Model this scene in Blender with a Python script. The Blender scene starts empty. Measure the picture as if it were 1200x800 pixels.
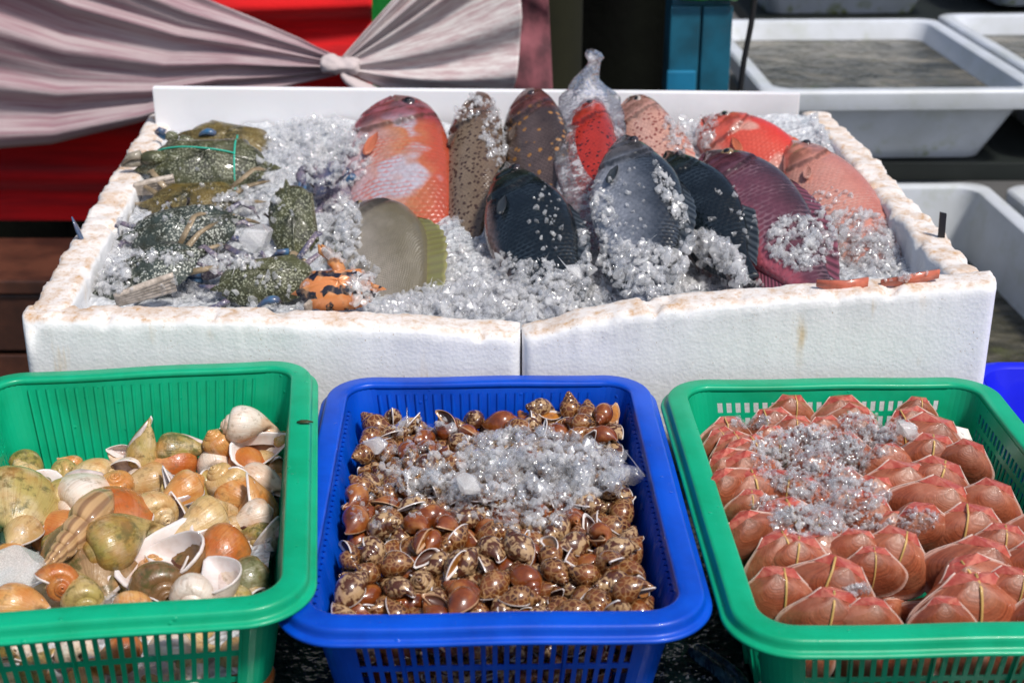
import bpy, bmesh, math, random
import numpy as np
from mathutils import Vector, Matrix, Quaternion, Euler
from mathutils.bvhtree import BVHTree
R = math.radians
PI = math.pi
C = bpy.context.scene.collection
rnd = random.Random(7)

# ------------------------------------------------------------------ camera numbers (the photo is 1200 x 800)
FOC = 1667.0
PITCH = R(23.25)
CAM_H = .914
_c, _s = math.cos(PITCH), math.sin(PITCH)
def ray(u, v):
    x = (u-600)/FOC; y = -(v-400)/FOC
    return Vector((x, y*_s+_c, y*_c-_s))
CAM = Vector((0, 0, CAM_H))
def atz(u, v, z):
    d = ray(u, v); return CAM + d*((z-CAM_H)/d.z)
def aty(u, v, Y):
    d = ray(u, v); return CAM + d*(Y/d.y)
def proj(p):
    d = Vector(p)-CAM
    zc = d.y*_c - d.z*_s
    yc = d.y*_s + d.z*_c
    return 600+FOC*d.x/zc, 400-FOC*yc/zc

# ------------------------------------------------------------------ materials
class NT:
    def __init__(self, name):
        self.m = bpy.data.materials.new(name); self.m.use_nodes = True
        self.t = self.m.node_tree; self.t.nodes.clear()
        self.out = self.t.nodes.new('ShaderNodeOutputMaterial')
        self.co = None
    def put(self, sock, val):
        if val is None: return
        if isinstance(val, bpy.types.NodeSocket): self.t.links.new(val, sock)
        elif isinstance(val, (tuple, list)) and sock.type == 'RGBA' and len(val) == 3: sock.default_value = (*val, 1)
        else: sock.default_value = val
    def n(self, typ, props=None, ins=None):
        nd = self.t.nodes.new('ShaderNode'+typ)
        for k, v in (props or {}).items(): setattr(nd, k, v)
        for k, v in (ins or {}).items(): self.put(nd.inputs[k], v)
        return nd
    def coord(self, kind='Object'): return self.n('TexCoord').outputs[kind]
    def math(self, op, a, b=None, clamp=False):
        nd = self.n('Math', {'operation': op, 'use_clamp': clamp}); self.put(nd.inputs[0], a); self.put(nd.inputs[1], b); return nd.outputs[0]
    def mix(self, f, a, b, mode='MIX'):
        nd = self.n('Mix', {'data_type': 'RGBA', 'blend_type': mode}); self.put(nd.inputs[0], f); self.put(nd.inputs[6], a); self.put(nd.inputs[7], b); return nd.outputs[2]
    def mapping(self, vec, scale=(1,1,1), loc=(0,0,0), rot=(0,0,0)):
        return self.n('Mapping', None, {'Vector': vec, 'Scale': scale, 'Location': loc, 'Rotation': rot}).outputs[0]
    def noise(self, vec, scale, detail=3, rough=.55, dist=0):
        return self.n('TexNoise', None, {'Vector': vec, 'Scale': scale, 'Detail': detail, 'Roughness': rough, 'Distortion': dist}).outputs[0]
    def vor(self, vec, scale, feature='F1', rand=1, out=0):
        return self.n('TexVoronoi', {'feature': feature}, {'Vector': vec, 'Scale': scale, 'Randomness': rand}).outputs[out]
    def ramp(self, f, stops, interp='LINEAR'):
        nd = self.n('ValToRGB', None, {'Fac': f}); r = nd.color_ramp; r.interpolation = interp
        while len(r.elements) < len(stops): r.elements.new(.5)
        for e, (p, c) in zip(r.elements, stops):
            e.position = p; e.color = (c, c, c, 1) if isinstance(c, (int, float)) else (*c, 1)
        return nd.outputs[0]
    def sm(self, v, a, b):           # smooth step from a to b
        nd = self.n('MapRange', {'interpolation_type': 'SMOOTHSTEP'}, {0: v, 1: a, 2: b}); return nd.outputs[0]
    def rand(self): return self.n('ObjectInfo').outputs['Random']
    def offs(self, vec, k=10):       # texture space shifted per object
        cb = self.n('CombineXYZ', None, {0: self.math('MULTIPLY', self.rand(), k), 1: self.math('MULTIPLY', self.rand(), -k*.7), 2: self.math('MULTIPLY', self.rand(), k*1.7)})
        return self.n('VectorMath', {'operation': 'ADD'}, {0: vec, 1: cb.outputs[0]}).outputs[0]
    def xyz(self, vec): return self.n('SeparateXYZ', None, {0: vec}).outputs
    def bump(self, h, strength=.3, dist=.001, nrm=None):
        nd = self.n('Bump', None, {'Strength': strength, 'Distance': dist, 'Height': h})
        if nrm is not None: self.put(nd.inputs['Normal'], nrm)
        return nd.outputs[0]
    def pbr(self, col, rough=.5, nrm=None, coat=0, coat_r=.05, spec=.5, metal=0, trans=0, ior=1.45, sss=0, sss_r=(.01,.005,.003), alpha=None, sheen=0):
        b = self.n('BsdfPrincipled')
        for k, v in {'Base Color': col, 'Roughness': rough, 'Normal': nrm, 'Coat Weight': coat, 'Coat Roughness': coat_r, 'Specular IOR Level': spec,
                     'Metallic': metal, 'Transmission Weight': trans, 'IOR': ior, 'Subsurface Weight': sss, 'Alpha': alpha, 'Sheen Weight': sheen}.items():
            self.put(b.inputs[k], v)
        if sss: b.inputs['Subsurface Radius'].default_value = sss_r; b.inputs['Subsurface Scale'].default_value = 1
        return b.outputs[0]
    def done(self, sh, disp=None):
        self.t.links.new(sh, self.out.inputs[0]); return self.m

MAT = {}
def plain(name, col, rough=.5, coat=0, nscale=0, namt=0, bump=0, bscale=200, spec=.5, metal=0, dark=None, sss=0):
    t = NT(name); co = t.coord(); c = col
    if namt:
        c = t.mix(t.math('MULTIPLY', t.sm(t.noise(co, nscale, 5), .35, .7), namt), col, dark or tuple(x*.35 for x in col))
    nr = t.bump(t.noise(co, bscale, 3), bump, .001) if bump else None
    MAT[name] = t.done(t.pbr(c, rough, nr, coat, spec=spec, metal=metal, sss=sss)); return MAT[name]

# ------------------------------------------------------------------ object helpers
def tag(o, label=None, cat=None, group=None, kind=None):
    if label: o['label'] = label
    if cat: o['category'] = cat
    if group: o['group'] = group
    if kind: o['kind'] = kind
    return o
def empty(name, loc=(0,0,0), label=None, cat=None, group=None):
    o = bpy.data.objects.new(name, None); C.objects.link(o); o.location = loc; o.empty_display_size = .02
    return tag(o, label, cat, group)
def mesh_obj(name, V, F, mat=None, parent=None, smooth=True, uv=None, loc=None):
    me = bpy.data.meshes.new(name)
    me.from_pydata([tuple(v) for v in V], [], [tuple(f) for f in F])
    if uv is not None:
        ul = me.uv_layers.new(name='UVMap')
        idx = np.empty(len(me.loops), dtype=np.int32); me.loops.foreach_get('vertex_index', idx)
        ul.data.foreach_set('uv', np.asarray(uv, dtype=np.float32)[idx].ravel())
    if smooth: me.polygons.foreach_set('use_smooth', [True]*len(me.polygons))
    me.update()
    o = bpy.data.objects.new(name, me); C.objects.link(o)
    if mat is not None:
        for m in (mat if isinstance(mat, (list, tuple)) else [mat]): me.materials.append(m)
    if parent is not None: o.parent = parent
    if loc is not None: o.location = loc
    return o
def normals_out(o):
    bm = bmesh.new(); bm.from_mesh(o.data); bmesh.ops.recalc_face_normals(bm, faces=bm.faces); bm.to_mesh(o.data); bm.free(); return o
class MB:                                   # mesh collector
    def __init__(s): s.V = []; s.F = []; s.UV = []
    def add(s, V, F, UV=None):
        b = len(s.V); s.V += [tuple(v) for v in V]; s.F += [tuple(i+b for i in f) for f in F]
        s.UV += [tuple(x) for x in UV] if UV is not None else [(0,0)]*len(V)
    def box(s, x0, x1, y0, y1, z0, z1):
        V = [(x,y,z) for z in (z0,z1) for y in (y0,y1) for x in (x0,x1)]
        s.add(V, [(0,2,3,1),(4,5,7,6),(0,1,5,4),(2,6,7,3),(0,4,6,2),(1,3,7,5)])
    def loft(s, rings, caps=True, closed=True, UV=None):
        n = len(rings[0]); V = [p for r in rings for p in r]; F = []
        for i in range(len(rings)-1):
            for j in range(n if closed else n-1):
                k = (j+1) % n
                F.append((i*n+j, i*n+k, (i+1)*n+k, (i+1)*n+j))
        if caps and closed:
            F.append(tuple(reversed(range(n)))); F.append(tuple((len(rings)-1)*n+j for j in range(n)))
        s.add(V, F, UV)
    def tube(s, pts, rad, n=10, flat=1.0, flatdir=None):
        pts = [Vector(p) for p in pts]
        if not isinstance(rad, (list, tuple)): rad = [rad]*len(pts)
        rings = []; prev = None
        for i, p in enumerate(pts):
            t = (pts[min(i+1, len(pts)-1)]-pts[max(i-1, 0)]).normalized()
            ref = Vector(flatdir) if flatdir is not None else (prev if prev is not None else (Vector((0,0,1)) if abs(t.z) < .9 else Vector((1,0,0))))
            a = (ref - t*ref.dot(t)).normalized(); prev = a; b = t.cross(a)
            rings.append([p + a*(rad[i]*flat*math.cos(2*PI*k/n)) + b*(rad[i]*math.sin(2*PI*k/n)) for k in range(n)])
        s.loft(rings)
    def build(s, name, mat=None, parent=None, smooth=True, bevel=0, sub=0, loc=None):
        o = mesh_obj(name, s.V, s.F, mat, parent, smooth, uv=s.UV, loc=loc)
        if bevel:
            bm = bmesh.new(); bm.from_mesh(o.data); bmesh.ops.recalc_face_normals(bm, faces=bm.faces)
            ed = [e for e in bm.edges if len(e.link_faces) == 2 and e.calc_face_angle(0) > .6]
            bmesh.ops.bevel(bm, geom=ed, offset=bevel, segments=2, profile=.6, affect='EDGES'); bm.to_mesh(o.data); bm.free()
            o.data.polygons.foreach_set('use_smooth', [smooth]*len(o.data.polygons))
        if sub:
            md = o.modifiers.new('sub', 'SUBSURF'); md.levels = sub; md.render_levels = sub
        return o
def auto_smooth(o, ang=35):
    me = o.data
    me.set_sharp_from_angle(angle=R(ang)); return o
def sm_interp(x, xs, ys):                    # smooth (monotone-ish) interpolation
    x = np.asarray(x, dtype=float); xs = np.asarray(xs, float); ys = np.asarray(ys, float)
    m = np.gradient(ys, xs)
    i = np.clip(np.searchsorted(xs, x)-1, 0, len(xs)-2); h = xs[i+1]-xs[i]; t = np.clip((x-xs[i])/h, 0, 1)
    return (2*t**3-3*t**2+1)*ys[i]+(t**3-2*t**2+t)*h*m[i]+(-2*t**3+3*t**2)*ys[i+1]+(t**3-t**2)*h*m[i+1]
def frame_matrix(x, z, origin):              # columns: x axis, y, z; z made orthogonal to x
    x = Vector(x).normalized(); z = Vector(z); z = (z - x*z.dot(x)).normalized(); y = z.cross(x)
    M = Matrix((x, y, z)).transposed().to_4x4(); M.translation = Vector(origin); return M

# ------------------------------------------------------------------ sea shells
def shell_geo(prof, inner, W, turns, n_turn, scale, apt=True, axial=None, flare=1.0, seed=0):
    """helico-spiral shell. prof: outer profile points (r, z) of one whorl from the suture to the canal, measured from the apex; z runs downwards (negative)."""
    r0 = random.Random(seed)
    P = np.array(prof, float); Q = np.array(inner, float)
    # resample the outer profile smoothly
    d = np.r_[0, np.cumsum(np.hypot(*np.diff(P, axis=0).T))]; t = np.linspace(0, d[-1], 14)
    O = np.c_[sm_interp(t, d, P[:, 0]), sm_interp(t, d, P[:, 1])]
    sec = np.r_[O, Q]; m = len(sec); N = int(turns*n_turn)
    V = []; UV = []; F = []
    k = math.log(W)/(2*PI)
    for i in range(N+1):
        th = 2*PI*i/n_turn; s = math.exp(k*(th-2*PI*turns))
        fl = 1.0
        if i > N-6: fl = 1+(flare-1)*((i-(N-6))/6)**1.5
        ax = 1.0
        if axial: ax = 1+axial[1]*max(0, math.sin(th*axial[0]))**2
        for j, (r, z) in enumerate(sec):
            rr = r*s*(ax if 1 < j < 12 else 1)*(fl if j < 13 else 1)
            V.append((rr*math.cos(th), rr*math.sin(th), z*s)); UV.append((i/n_turn*3, j/13.0))
    for i in range(N):
        for j in range(m):
            q = (j+1) % m
            F.append((i*m+j, (i+1)*m+j, (i+1)*m+q, i*m+q))
    F.append(tuple(range(m)))
    top = -1.0*P[-1, 1]
    S = scale/top
    V = [(x*S, y*S, (z+top*.5)*S) for x, y, z in V]
    last = V[N*m:(N+1)*m]
    return V, F, UV, last
def make_shell(name, geo, mat, lipmat, inmat, opmat=None, parent=None, depth=.35, op=.0, wide=False):
    """body + aperture lip (a rim of its own with the hollow inside it)"""
    V, F, UV, last = geo
    body = mesh_obj(name, V, F, mat, parent, uv=UV)
    L = [Vector(p) for p in last]; m = len(L)
    c = sum(L, Vector())/m
    zs = [p.z for p in L]; rad = (max(zs)-min(zs))/2
    nrm = Vector((0,0,0))
    for i in range(m): nrm += (L[i]-c).cross(L[(i+1) % m]-c)
    nrm.normalize()
    # direction out of the opening: away from the shell's own last whorl (tangent of growth)
    ax = Vector((-c.y, c.x, 0)).normalized()
    if nrm.dot(ax) < 0: nrm = -nrm
    nrm = ax
    def ring(sc, push, pull=0): return [c + (p-c)*sc + nrm*push*rad for p in L]
    V2 = []; F2 = []
    rings = [ring(1.0, -.03), ring(1.035, .03), ring(1.0, .06), ring(.93, .03), ring(.84, -.08)]
    if wide: rings += [ring(.70, -.22), ring(.55, -.34)]
    for r_ in rings: V2 += r_
    for i in range(len(rings)-1):
        for j in range(m):
            q = (j+1) % m; F2.append((i*m+j, i*m+q, (i+1)*m+q, (i+1)*m+j))
    lip = mesh_obj('aperture_lip', V2, F2, lipmat, body)
    V3 = []; F3 = []
    rings = [ring(.845, -.075), ring(.72, -.22), ring(.5, -.3)] if not wide else [ring(.56, -.335), ring(.45, -.5), ring(.2, -.6)]
    if opmat is not None and op > 0: rings = [ring(.86, -.06), ring(.7, -.07), ring(.4, -.05)]
    for r_ in rings: V3 += r_
    for i in range(len(rings)-1):
        for j in range(m):
            q = (j+1) % m; F3.append((i*m+j, i*m+q, (i+1)*m+q, (i+1)*m+j))
    F3.append(tuple((len(rings)-1)*m+j for j in range(m)))
    mesh_obj('operculum' if (opmat is not None and op > 0) else 'aperture', V3, F3, opmat if (opmat is not None and op > 0) else inmat, body)
    return body, c, nrm
# outline families (r, z) in units where the last whorl has radius about 1
BABY = ([(.50,-1.02),(.74,-1.12),(.93,-1.42),(1.0,-1.80),(.93,-2.25),(.70,-2.68),(.42,-2.98),(.26,-3.10)], [(.12,-3.0),(.10,-2.3),(.22,-1.6),(.34,-1.2)])
PEAR = ([(.50,-.62),(.82,-.70),(1.0,-1.0),(1.02,-1.35),(.86,-1.95),(.60,-2.55),(.36,-3.05),(.22,-3.35)], [(.10,-3.2),(.12,-2.2),(.22,-1.3),(.34,-.82)])
FATP = ([(.52,-.48),(.86,-.55),(1.05,-.85),(1.08,-1.25),(.95,-1.75),(.66,-2.2),(.38,-2.5),(.24,-2.65)], [(.10,-2.5),(.12,-1.8),(.24,-1.1),(.36,-.66)])
SPIRE = ([(.40,-2.3),(.52,-2.42),(.60,-2.75),(.56,-3.1),(.48,-3.5),(.30,-3.85),(.20,-4.0)], [(.1,-3.9),(.08,-3.2),(.16,-2.8),(.26,-2.5)])
TURB = ([(.50,-.9),(.74,-.95),(.95,-1.15),(1.02,-1.45),(.95,-1.8),(.72,-2.05),(.45,-2.2)], [(.15,-2.15),(.12,-1.7),(.25,-1.3),(.36,-1.0)])

def copy_thing(o, parent=None):
    c = o.copy(); C.objects.link(c)
    if parent is not None: c.parent = parent
    for ch in o.children:
        copy_thing(ch, c)
    return c

# ------------------------------------------------------------------ materials
def mat_styro():
    t = NT('worn_styrofoam'); co = t.coord(); g = t.n('NewGeometry')
    nz = t.xyz(g.outputs['Normal'])[2]
    v = t.vor(co, 210); v2 = t.vor(co, 120, 'DISTANCE_TO_EDGE')
    up = t.sm(nz, .35, .85)
    n1 = t.sm(t.noise(co, 26, 6, .7), .42, .66)
    n2 = t.sm(t.noise(co, 90, 5, .7), .46, .72)
    dirt = t.math('MULTIPLY', up, t.math('ADD', .22, t.math('ADD', t.math('MULTIPLY', n1, .45), t.math('MULTIPLY', n2, .5))), True)
    drip = t.math('MULTIPLY', t.sm(t.noise(t.mapping(co, (14, 14, 2.2)), 1.6, 4, .6), .56, .70), .8)
    c = t.mix(t.math('MULTIPLY', n2, .12), (.82, .82, .83), (.62, .56, .47))
    c = t.mix(t.math('MULTIPLY', drip, t.sm(t.noise(co, 9, 3), .5, .7)), c, (.66, .47, .24))
    c = t.mix(dirt, c, (.50, .30, .15))
    cr = t.math('SUBTRACT', 1, t.sm(t.vor(t.n('VectorMath', {'operation':'ADD'}, {0: co, 1: t.mapping(t.n('TexNoise', None, {'Vector': co, 'Scale': 30}).outputs[1], (.03,.03,.03))}).outputs[0], 16, 'DISTANCE_TO_EDGE'), .004, .012))
    c = t.mix(t.math('MULTIPLY', t.math('MULTIPLY', cr, t.sm(t.noise(co, 7, 2), .6, .8)), .25), c, (.45, .32, .20))
    pit = t.sm(t.noise(co, 330, 2, .6), .66, .74)
    c = t.mix(t.math('MULTIPLY', pit, t.sm(t.noise(co, 12, 3), .45, .6)), c, (.50, .40, .30))
    h = t.math('ADD', t.math('MULTIPLY', v, .5), t.math('ADD', t.noise(co, 60, 5, .7), t.math('MULTIPLY', pit, -.4)))
    return t.done(t.pbr(c, .62, t.bump(h, .28, .0022), spec=.35, sss=.12, sss_r=(.01, .01, .01)))
def mat_plastic(name, col, dark):
    t = NT(name); co = t.coord()
    n = t.noise(co, 14, 4, .6); sc = t.noise(t.mapping(co, (60, 5, 60), rot=(0, 0, .5)), 14, 4, .7)
    scr = t.sm(sc, .62, .75)
    c = t.mix(t.sm(n, .3, .75), col, dark)
    c = t.mix(t.math('MULTIPLY', scr, .22), c, tuple(min(1, x*.6+.28) for x in col))
    drops = t.math('SUBTRACT', 1, t.sm(t.vor(co, 62), .05, .17))
    drops = t.math('MULTIPLY', drops, t.sm(t.noise(co, 21, 2), .52, .58))
    h = t.math('ADD', t.math('MULTIPLY', t.noise(co, 420, 3), .10), t.math('MULTIPLY', drops, 1.3))
    r = t.math('SUBTRACT', .34, t.math('MULTIPLY', drops, .3))
    return t.done(t.pbr(c, r, t.bump(h, .45, .0012), coat=.05, spec=.35, sss=.08, sss_r=tuple(max(x, .01)*.02 for x in col)))
FRK = 3.0
def mat_ice(name='wet_crushed_ice', rough=.05, milk=.23, glass=0.0):
    t = NT(name); co = t.coord()
    cl = t.sm(t.noise(co, 38, 3), .42, .66)
    nr = t.bump(t.noise(co, 300, 2, .6), .5, .0015)
    gl = t.n('BsdfGlossy', None, {'Color': (1, 1, 1, 1), 'Roughness': rough, 'Normal': nr}).outputs[0]
    tr = t.n('BsdfTransparent', None, {'Color': (.985, .99, 1, 1)}).outputs[0]
    rf = t.n('BsdfRefraction', None, {'Color': (.98, .99, 1, 1), 'Roughness': rough, 'IOR': 1.22, 'Normal': nr}).outputs[0]
    wd = t.n('BsdfDiffuse', None, {'Color': (.98, .97, .965, 1)}).outputs[0]
    wt = t.n('BsdfTranslucent', None, {'Color': (.98, .97, .97, 1)}).outputs[0]
    w = t.n('MixShader', None, {0: .5, 1: wd, 2: wt}).outputs[0]
    body = t.n('MixShader', None, {0: glass, 1: tr, 2: rf}).outputs[0]
    body = t.n('MixShader', None, {0: t.math('ADD', t.math('MULTIPLY', cl, .30), milk), 1: body, 2: w}).outputs[0]
    fr = t.n('Fresnel', None, {'IOR': 1.38, 'Normal': nr}).outputs[0]
    return t.done(t.n('MixShader', None, {0: t.math('MULTIPLY', t.math('ADD', t.math('MULTIPLY', fr, FRK), .02, True), t.math('SUBTRACT', 1, t.n('NewGeometry').outputs['Backfacing'])), 1: body, 2: gl}).outputs[0])
def mat_icebed():
    t = NT('ice_slush'); co = t.coord()
    c = t.ramp(t.noise(co, 120, 5, .7), [(.3, (.55, .58, .63)), (.7, (.90, .92, .95))])
    return t.done(t.pbr(c, .18, t.bump(t.vor(co, 110), .9, .006), coat=.7, trans=.3, ior=1.31))
def mat_baby(name, mode):
    t = NT(name); co = t.offs(t.coord()); uvn = t.coord('UV')
    if mode == 0:      # cream reticulated with brown blotches
        wv = t.noise(co, 170, 3, .5, .6); v = t.vor(co, 215, 'DISTANCE_TO_EDGE')
        c = t.ramp(t.noise(co, 80, 2, .5), [(.3, (.035, .011, .005)), (.7, (.22, .065, .016))])
        net = t.math('SUBTRACT', 1, t.sm(t.math('ADD', v, t.math('MULTIPLY', t.math('SUBTRACT', wv, .5), .35)), .03, .13))
        c = t.mix(t.math('MULTIPLY', net, .85), c, (.34, .18, .07))
    elif mode == 1:    # cream, brown squares
        v = t.noise(co, 190, 3, .55, .8)
        c = t.mix(t.sm(v, .42, .54), (.42, .27, .14), (.075, .022, .009))
    else:              # nearly solid chestnut
        c = t.ramp(t.noise(co, 60, 4, .6), [(.3, (.08, .018, .006)), (.5, (.20, .045, .009)), (.75, (.42, .17, .045))])
    spiral = t.math('PINGPONG', t.xyz(uvn)[1], .035)
    h = t.math('ADD', t.noise(co, 300, 3), t.math('MULTIPLY', spiral, 3))
    return t.done(t.pbr(c, .26, t.bump(h, .2, .0008), coat=.75, coat_r=.06))
def mat_conch(name, a, b, c3=None, moss=0, white=.25):
    """a: main, b: second tone, c3: dark algae"""
    t = NT(name); co = t.offs(t.coord(), 4); uv = t.coord('UV')
    c = t.mix(t.sm(t.noise(co, 28, 4, .6), .35, .68), a, b)
    rv = t.xyz(uv)[1]
    c = t.mix(t.math('MULTIPLY', t.sm(t.noise(co, 40, 3), .5, .7), white), c, (.80, .70, .58))
    c = t.mix(t.math('MULTIPLY', t.sm(rv, .6, 1.0), .35), c, (.74, .52, .27))
    if moss:
        m = t.sm(t.noise(co, 46, 6, .72), .60-.16*moss, .68-.08*moss)
        c = t.mix(t.math('MULTIPLY', m, .85), c, c3 or (.07, .075, .02))
    gl = t.noise(t.mapping(uv, (22, 1.2, 1)), 1.5, 3)
    c = t.mix(t.math('MULTIPLY', t.sm(gl, .45, .75), .45), c, (a[0]*.6, a[1]*.42, a[2]*.3))
    c = t.mix(t.math('MULTIPLY', t.sm(t.noise(co, 75, 5, .7), .52, .66), .5), c, (.16, .10, .04))
    c = t.mix(t.math('MULTIPLY', t.sm(t.noise(co, 18, 3), .5, .65), .4), c, (.50, .19, .04))
    h = t.math('ADD', t.math('MULTIPLY', gl, .8), t.noise(co, 160, 4, .6))
    return t.done(t.pbr(c, .27, t.bump(h, .35, .002), coat=.35, coat_r=.10))
def mat_auger():
    t = NT('banded_spire_shell'); uv = t.coord('UV'); co = t.coord()
    st = t.math('PINGPONG', t.math('MULTIPLY', t.xyz(uv)[0], 3.0), .5)
    c = t.mix(t.sm(st, .12, .32), (.22, .09, .03), (.52, .30, .13))
    c = t.mix(t.math('MULTIPLY', t.noise(co, 90, 4), .5), c, (.40, .30, .18))
    return t.done(t.pbr(c, .3, t.bump(st, .5, .003), coat=.5))
def mat_clam():
    t = NT('ruddy_clam'); co = t.coord(); oc = t.offs(co, 5); uv = t.coord('UV'); u = t.xyz(uv)
    # u: 0 umbo .. 1 margin ; v : 1 marks the hinge facets
    gl = t.noise(t.n('CombineXYZ', None, {0: t.math('ADD', t.math('MULTIPLY', u[0], 26), t.math('MULTIPLY', t.noise(oc, 22, 2), 3)), 1: t.math('MULTIPLY', t.rand(), 40), 2: 0}).outputs[0], 1.4, 3, .6)
    c = t.mix(t.sm(gl, .3, .7), (.42, .105, .045), (.22, .048, .020))
    c = t.mix(t.math('MULTIPLY', t.sm(t.noise(oc, 35, 4), .42, .7), .5), c, (.48, .19, .10))
    c = t.mix(t.math('MULTIPLY', t.math('SUBTRACT', 1, t.sm(u[0], .0, .34)), .75), c, (.46, .30, .23))
    c = t.mix(t.math('MULTIPLY', t.sm(t.rand(), .25, 1.0), .5), c, t.mix(t.sm(gl, .3, .7), (.24, .062, .028), (.14, .036, .018)))
    c = t.mix(t.math('MULTIPLY', t.sm(t.noise(oc, 24, 4), .5, .7), .5), c, (.52, .22, .14))
    fac = t.mix(t.sm(t.noise(oc, 120, 4), .4, .65), (.40, .06, .04), (.52, .15, .10))
    c = t.mix(t.sm(u[1], .4, .6), c, fac)
    c = t.mix(t.sm(u[0], .90, .985), c, (.62, .36, .28))
    return t.done(t.pbr(c, .38, t.bump(t.math('ADD', gl, t.noise(oc, 240, 3)), .45, .0016), coat=.55, coat_r=.10))
def mat_crab(name, base, spot, spots=True, dark=(.02, .022, .01)):
    t = NT(name); co = t.offs(t.coord(), 3)
    c = t.mix(t.sm(t.noise(co, 26, 5, .65), .35, .68), base, dark)
    if spots:
        w = t.n('VectorMath', {'operation': 'ADD'}, {0: co, 1: t.mapping(t.n('TexNoise', None, {'Vector': co, 'Scale': 160}).outputs[1], (.004,)*3)}).outputs[0]
        v = t.vor(w, 260); sp = t.math('SUBTRACT', 1, t.sm(v, .30, .46))
        c = t.mix(t.math('MULTIPLY', t.math('MULTIPLY', sp, .75), t.sm(t.noise(co, 34, 3), .36, .52)), c, spot)
    gr = t.vor(co, 420)
    return t.done(t.pbr(c, .36, t.bump(t.math('ADD', gr, t.noise(co, 90, 3)), .55, .0016), coat=.35, coat_r=.12))
def mat_striped():
    t = NT('tiger_striped_crab'); co = t.coord()
    x = t.xyz(co)
    wv = t.math('SINE', t.math('ADD', t.math('MULTIPLY', x[1], 250), t.math('MULTIPLY', t.noise(co, 34, 2), 9)))
    br = t.sm(t.noise(t.mapping(co, (1, .3, 1)), 50, 2), .36, .42)
    m = t.math('MULTIPLY', t.sm(wv, .05, .4), br)
    c = t.mix(m, (.62, .22, .07), (.015, .012, .02))
    c = t.mix(t.math('MULTIPLY', t.sm(t.noise(co, 80, 3), .5, .7), .4), c, (.72, .42, .22))
    return t.done(t.pbr(c, .22, t.bump(t.noise(co, 200, 3), .1, .001), coat=.8))
def mat_fish(name, back, side, belly, scale=90, scale_amt=.5, spots=None, head=None, scale_col=None, rough=.25, mott=.3, bl=(-.85, -.25), patch=None):
    """UV = position along the body / height in metres. spots = (colour, cell scale, radius)"""
    t = NT(name); uv = t.coord('UV'); co = t.coord(); x = t.xyz(uv)
    # uv.x metres from the snout, uv.y = height relative to the local half depth (-1..1) ; object coordinates for noise
    nz = t.noise(co, 22, 4, .6)
    hgt = t.math('ADD', x[1], t.math('MULTIPLY', t.math('SUBTRACT', nz, .5), .7))
    c = t.mix(t.sm(hgt, bl[0], bl[1]), belly, side)
    c = t.mix(t.sm(hgt, .15, .8), c, back)
    if patch: c = t.mix(t.sm(t.noise(co, patch[1], 2, .5), patch[2], patch[2]+.1), c, patch[0])
    c = t.mix(t.math('MULTIPLY', t.sm(t.noise(co, 60, 5, .7), .4, .7), mott), c, tuple(v*.35 for v in side))
    body = t.sm(x[0], .075, .105)
    oc = t.xyz(co)
    wx = t.math('MULTIPLY', t.math('SUBTRACT', t.noise(co, 14, 2), .5), .022); wz = t.math('MULTIPLY', t.math('SUBTRACT', t.noise(co, 17, 2), .5), .02)
    a = t.math('MULTIPLY', t.math('ADD', oc[0], wx), scale*1.25)
    b = t.math('MULTIPLY', t.math('ADD', oc[2], wz), scale*.9)
    row = t.math('FLOOR', a); fa = t.math('SUBTRACT', a, row)
    fb = t.math('SUBTRACT', t.math('FRACT', t.math('ADD', b, t.math('MULTIPLY', row, .5))), .5)
    d = t.math('SQRT', t.math('ADD', t.math('POWER', t.math('MULTIPLY', fa, .72), 2), t.math('POWER', fb, 2)))
    vis = t.math('ADD', .05, t.math('MULTIPLY', t.sm(t.noise(co, 24, 3), .40, .66), .75))
    edge = t.math('MULTIPLY', t.math('MULTIPLY', t.sm(d, .42, .60), body), vis)
    saw = t.math('MULTIPLY', t.math('SUBTRACT', 1, t.sm(d, .2, .66)), body)
    c = t.mix(t.math('MULTIPLY', edge, scale_amt), c, scale_col or tuple(v*.25 for v in side))
    if spots:
        w = t.n('VectorMath', {'operation': 'ADD'}, {0: co, 1: t.mapping(t.n('TexNoise', None, {'Vector': co, 'Scale': 90}).outputs[1], (.006,)*3)}).outputs[0]
        v = t.vor(w, spots[1]); c = t.mix(t.math('SUBTRACT', 1, t.sm(v, spots[2], spots[2]+.12)), c, spots[0])
    y2 = t.math('MULTIPLY', x[1], x[1])
    gpn = t.math('MULTIPLY', t.math('SUBTRACT', .265, t.math('ADD', t.math('MULTIPLY', y2, .07), t.math('MULTIPLY', x[1], .02))), .36)
    gd = t.math('ABSOLUTE', t.math('SUBTRACT', x[0], gpn))
    mo = t.math('ABSOLUTE', t.math('ADD', x[1], t.math('ADD', .12, t.math('MULTIPLY', x[0], 7.6))))
    mo = t.math('MULTIPLY', t.math('SUBTRACT', 1, t.sm(mo, .02, .10)), t.math('SUBTRACT', 1, t.sm(x[0], .028, .036)))
    if head: c = t.mix(t.math('MULTIPLY', t.math('SUBTRACT', 1, body), .85), c, t.mix(t.sm(t.noise(co, 40, 4), .4, .65), head, tuple(v*.4 for v in head)))
    c = t.mix(t.math('MULTIPLY', t.math('SUBTRACT', 1, t.sm(gd, .0005, .0038)), .7), c, tuple(v*.12 for v in side))
    c = t.mix(mo, c, (.02, .008, .008))
    h = t.math('ADD', t.math('MULTIPLY', saw, .6), t.math('MULTIPLY', t.noise(co, 110, 4), .8))
    return t.done(t.pbr(c, rough, t.bump(h, .55, .0022), coat=.5, coat_r=.09, spec=.5))
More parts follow.
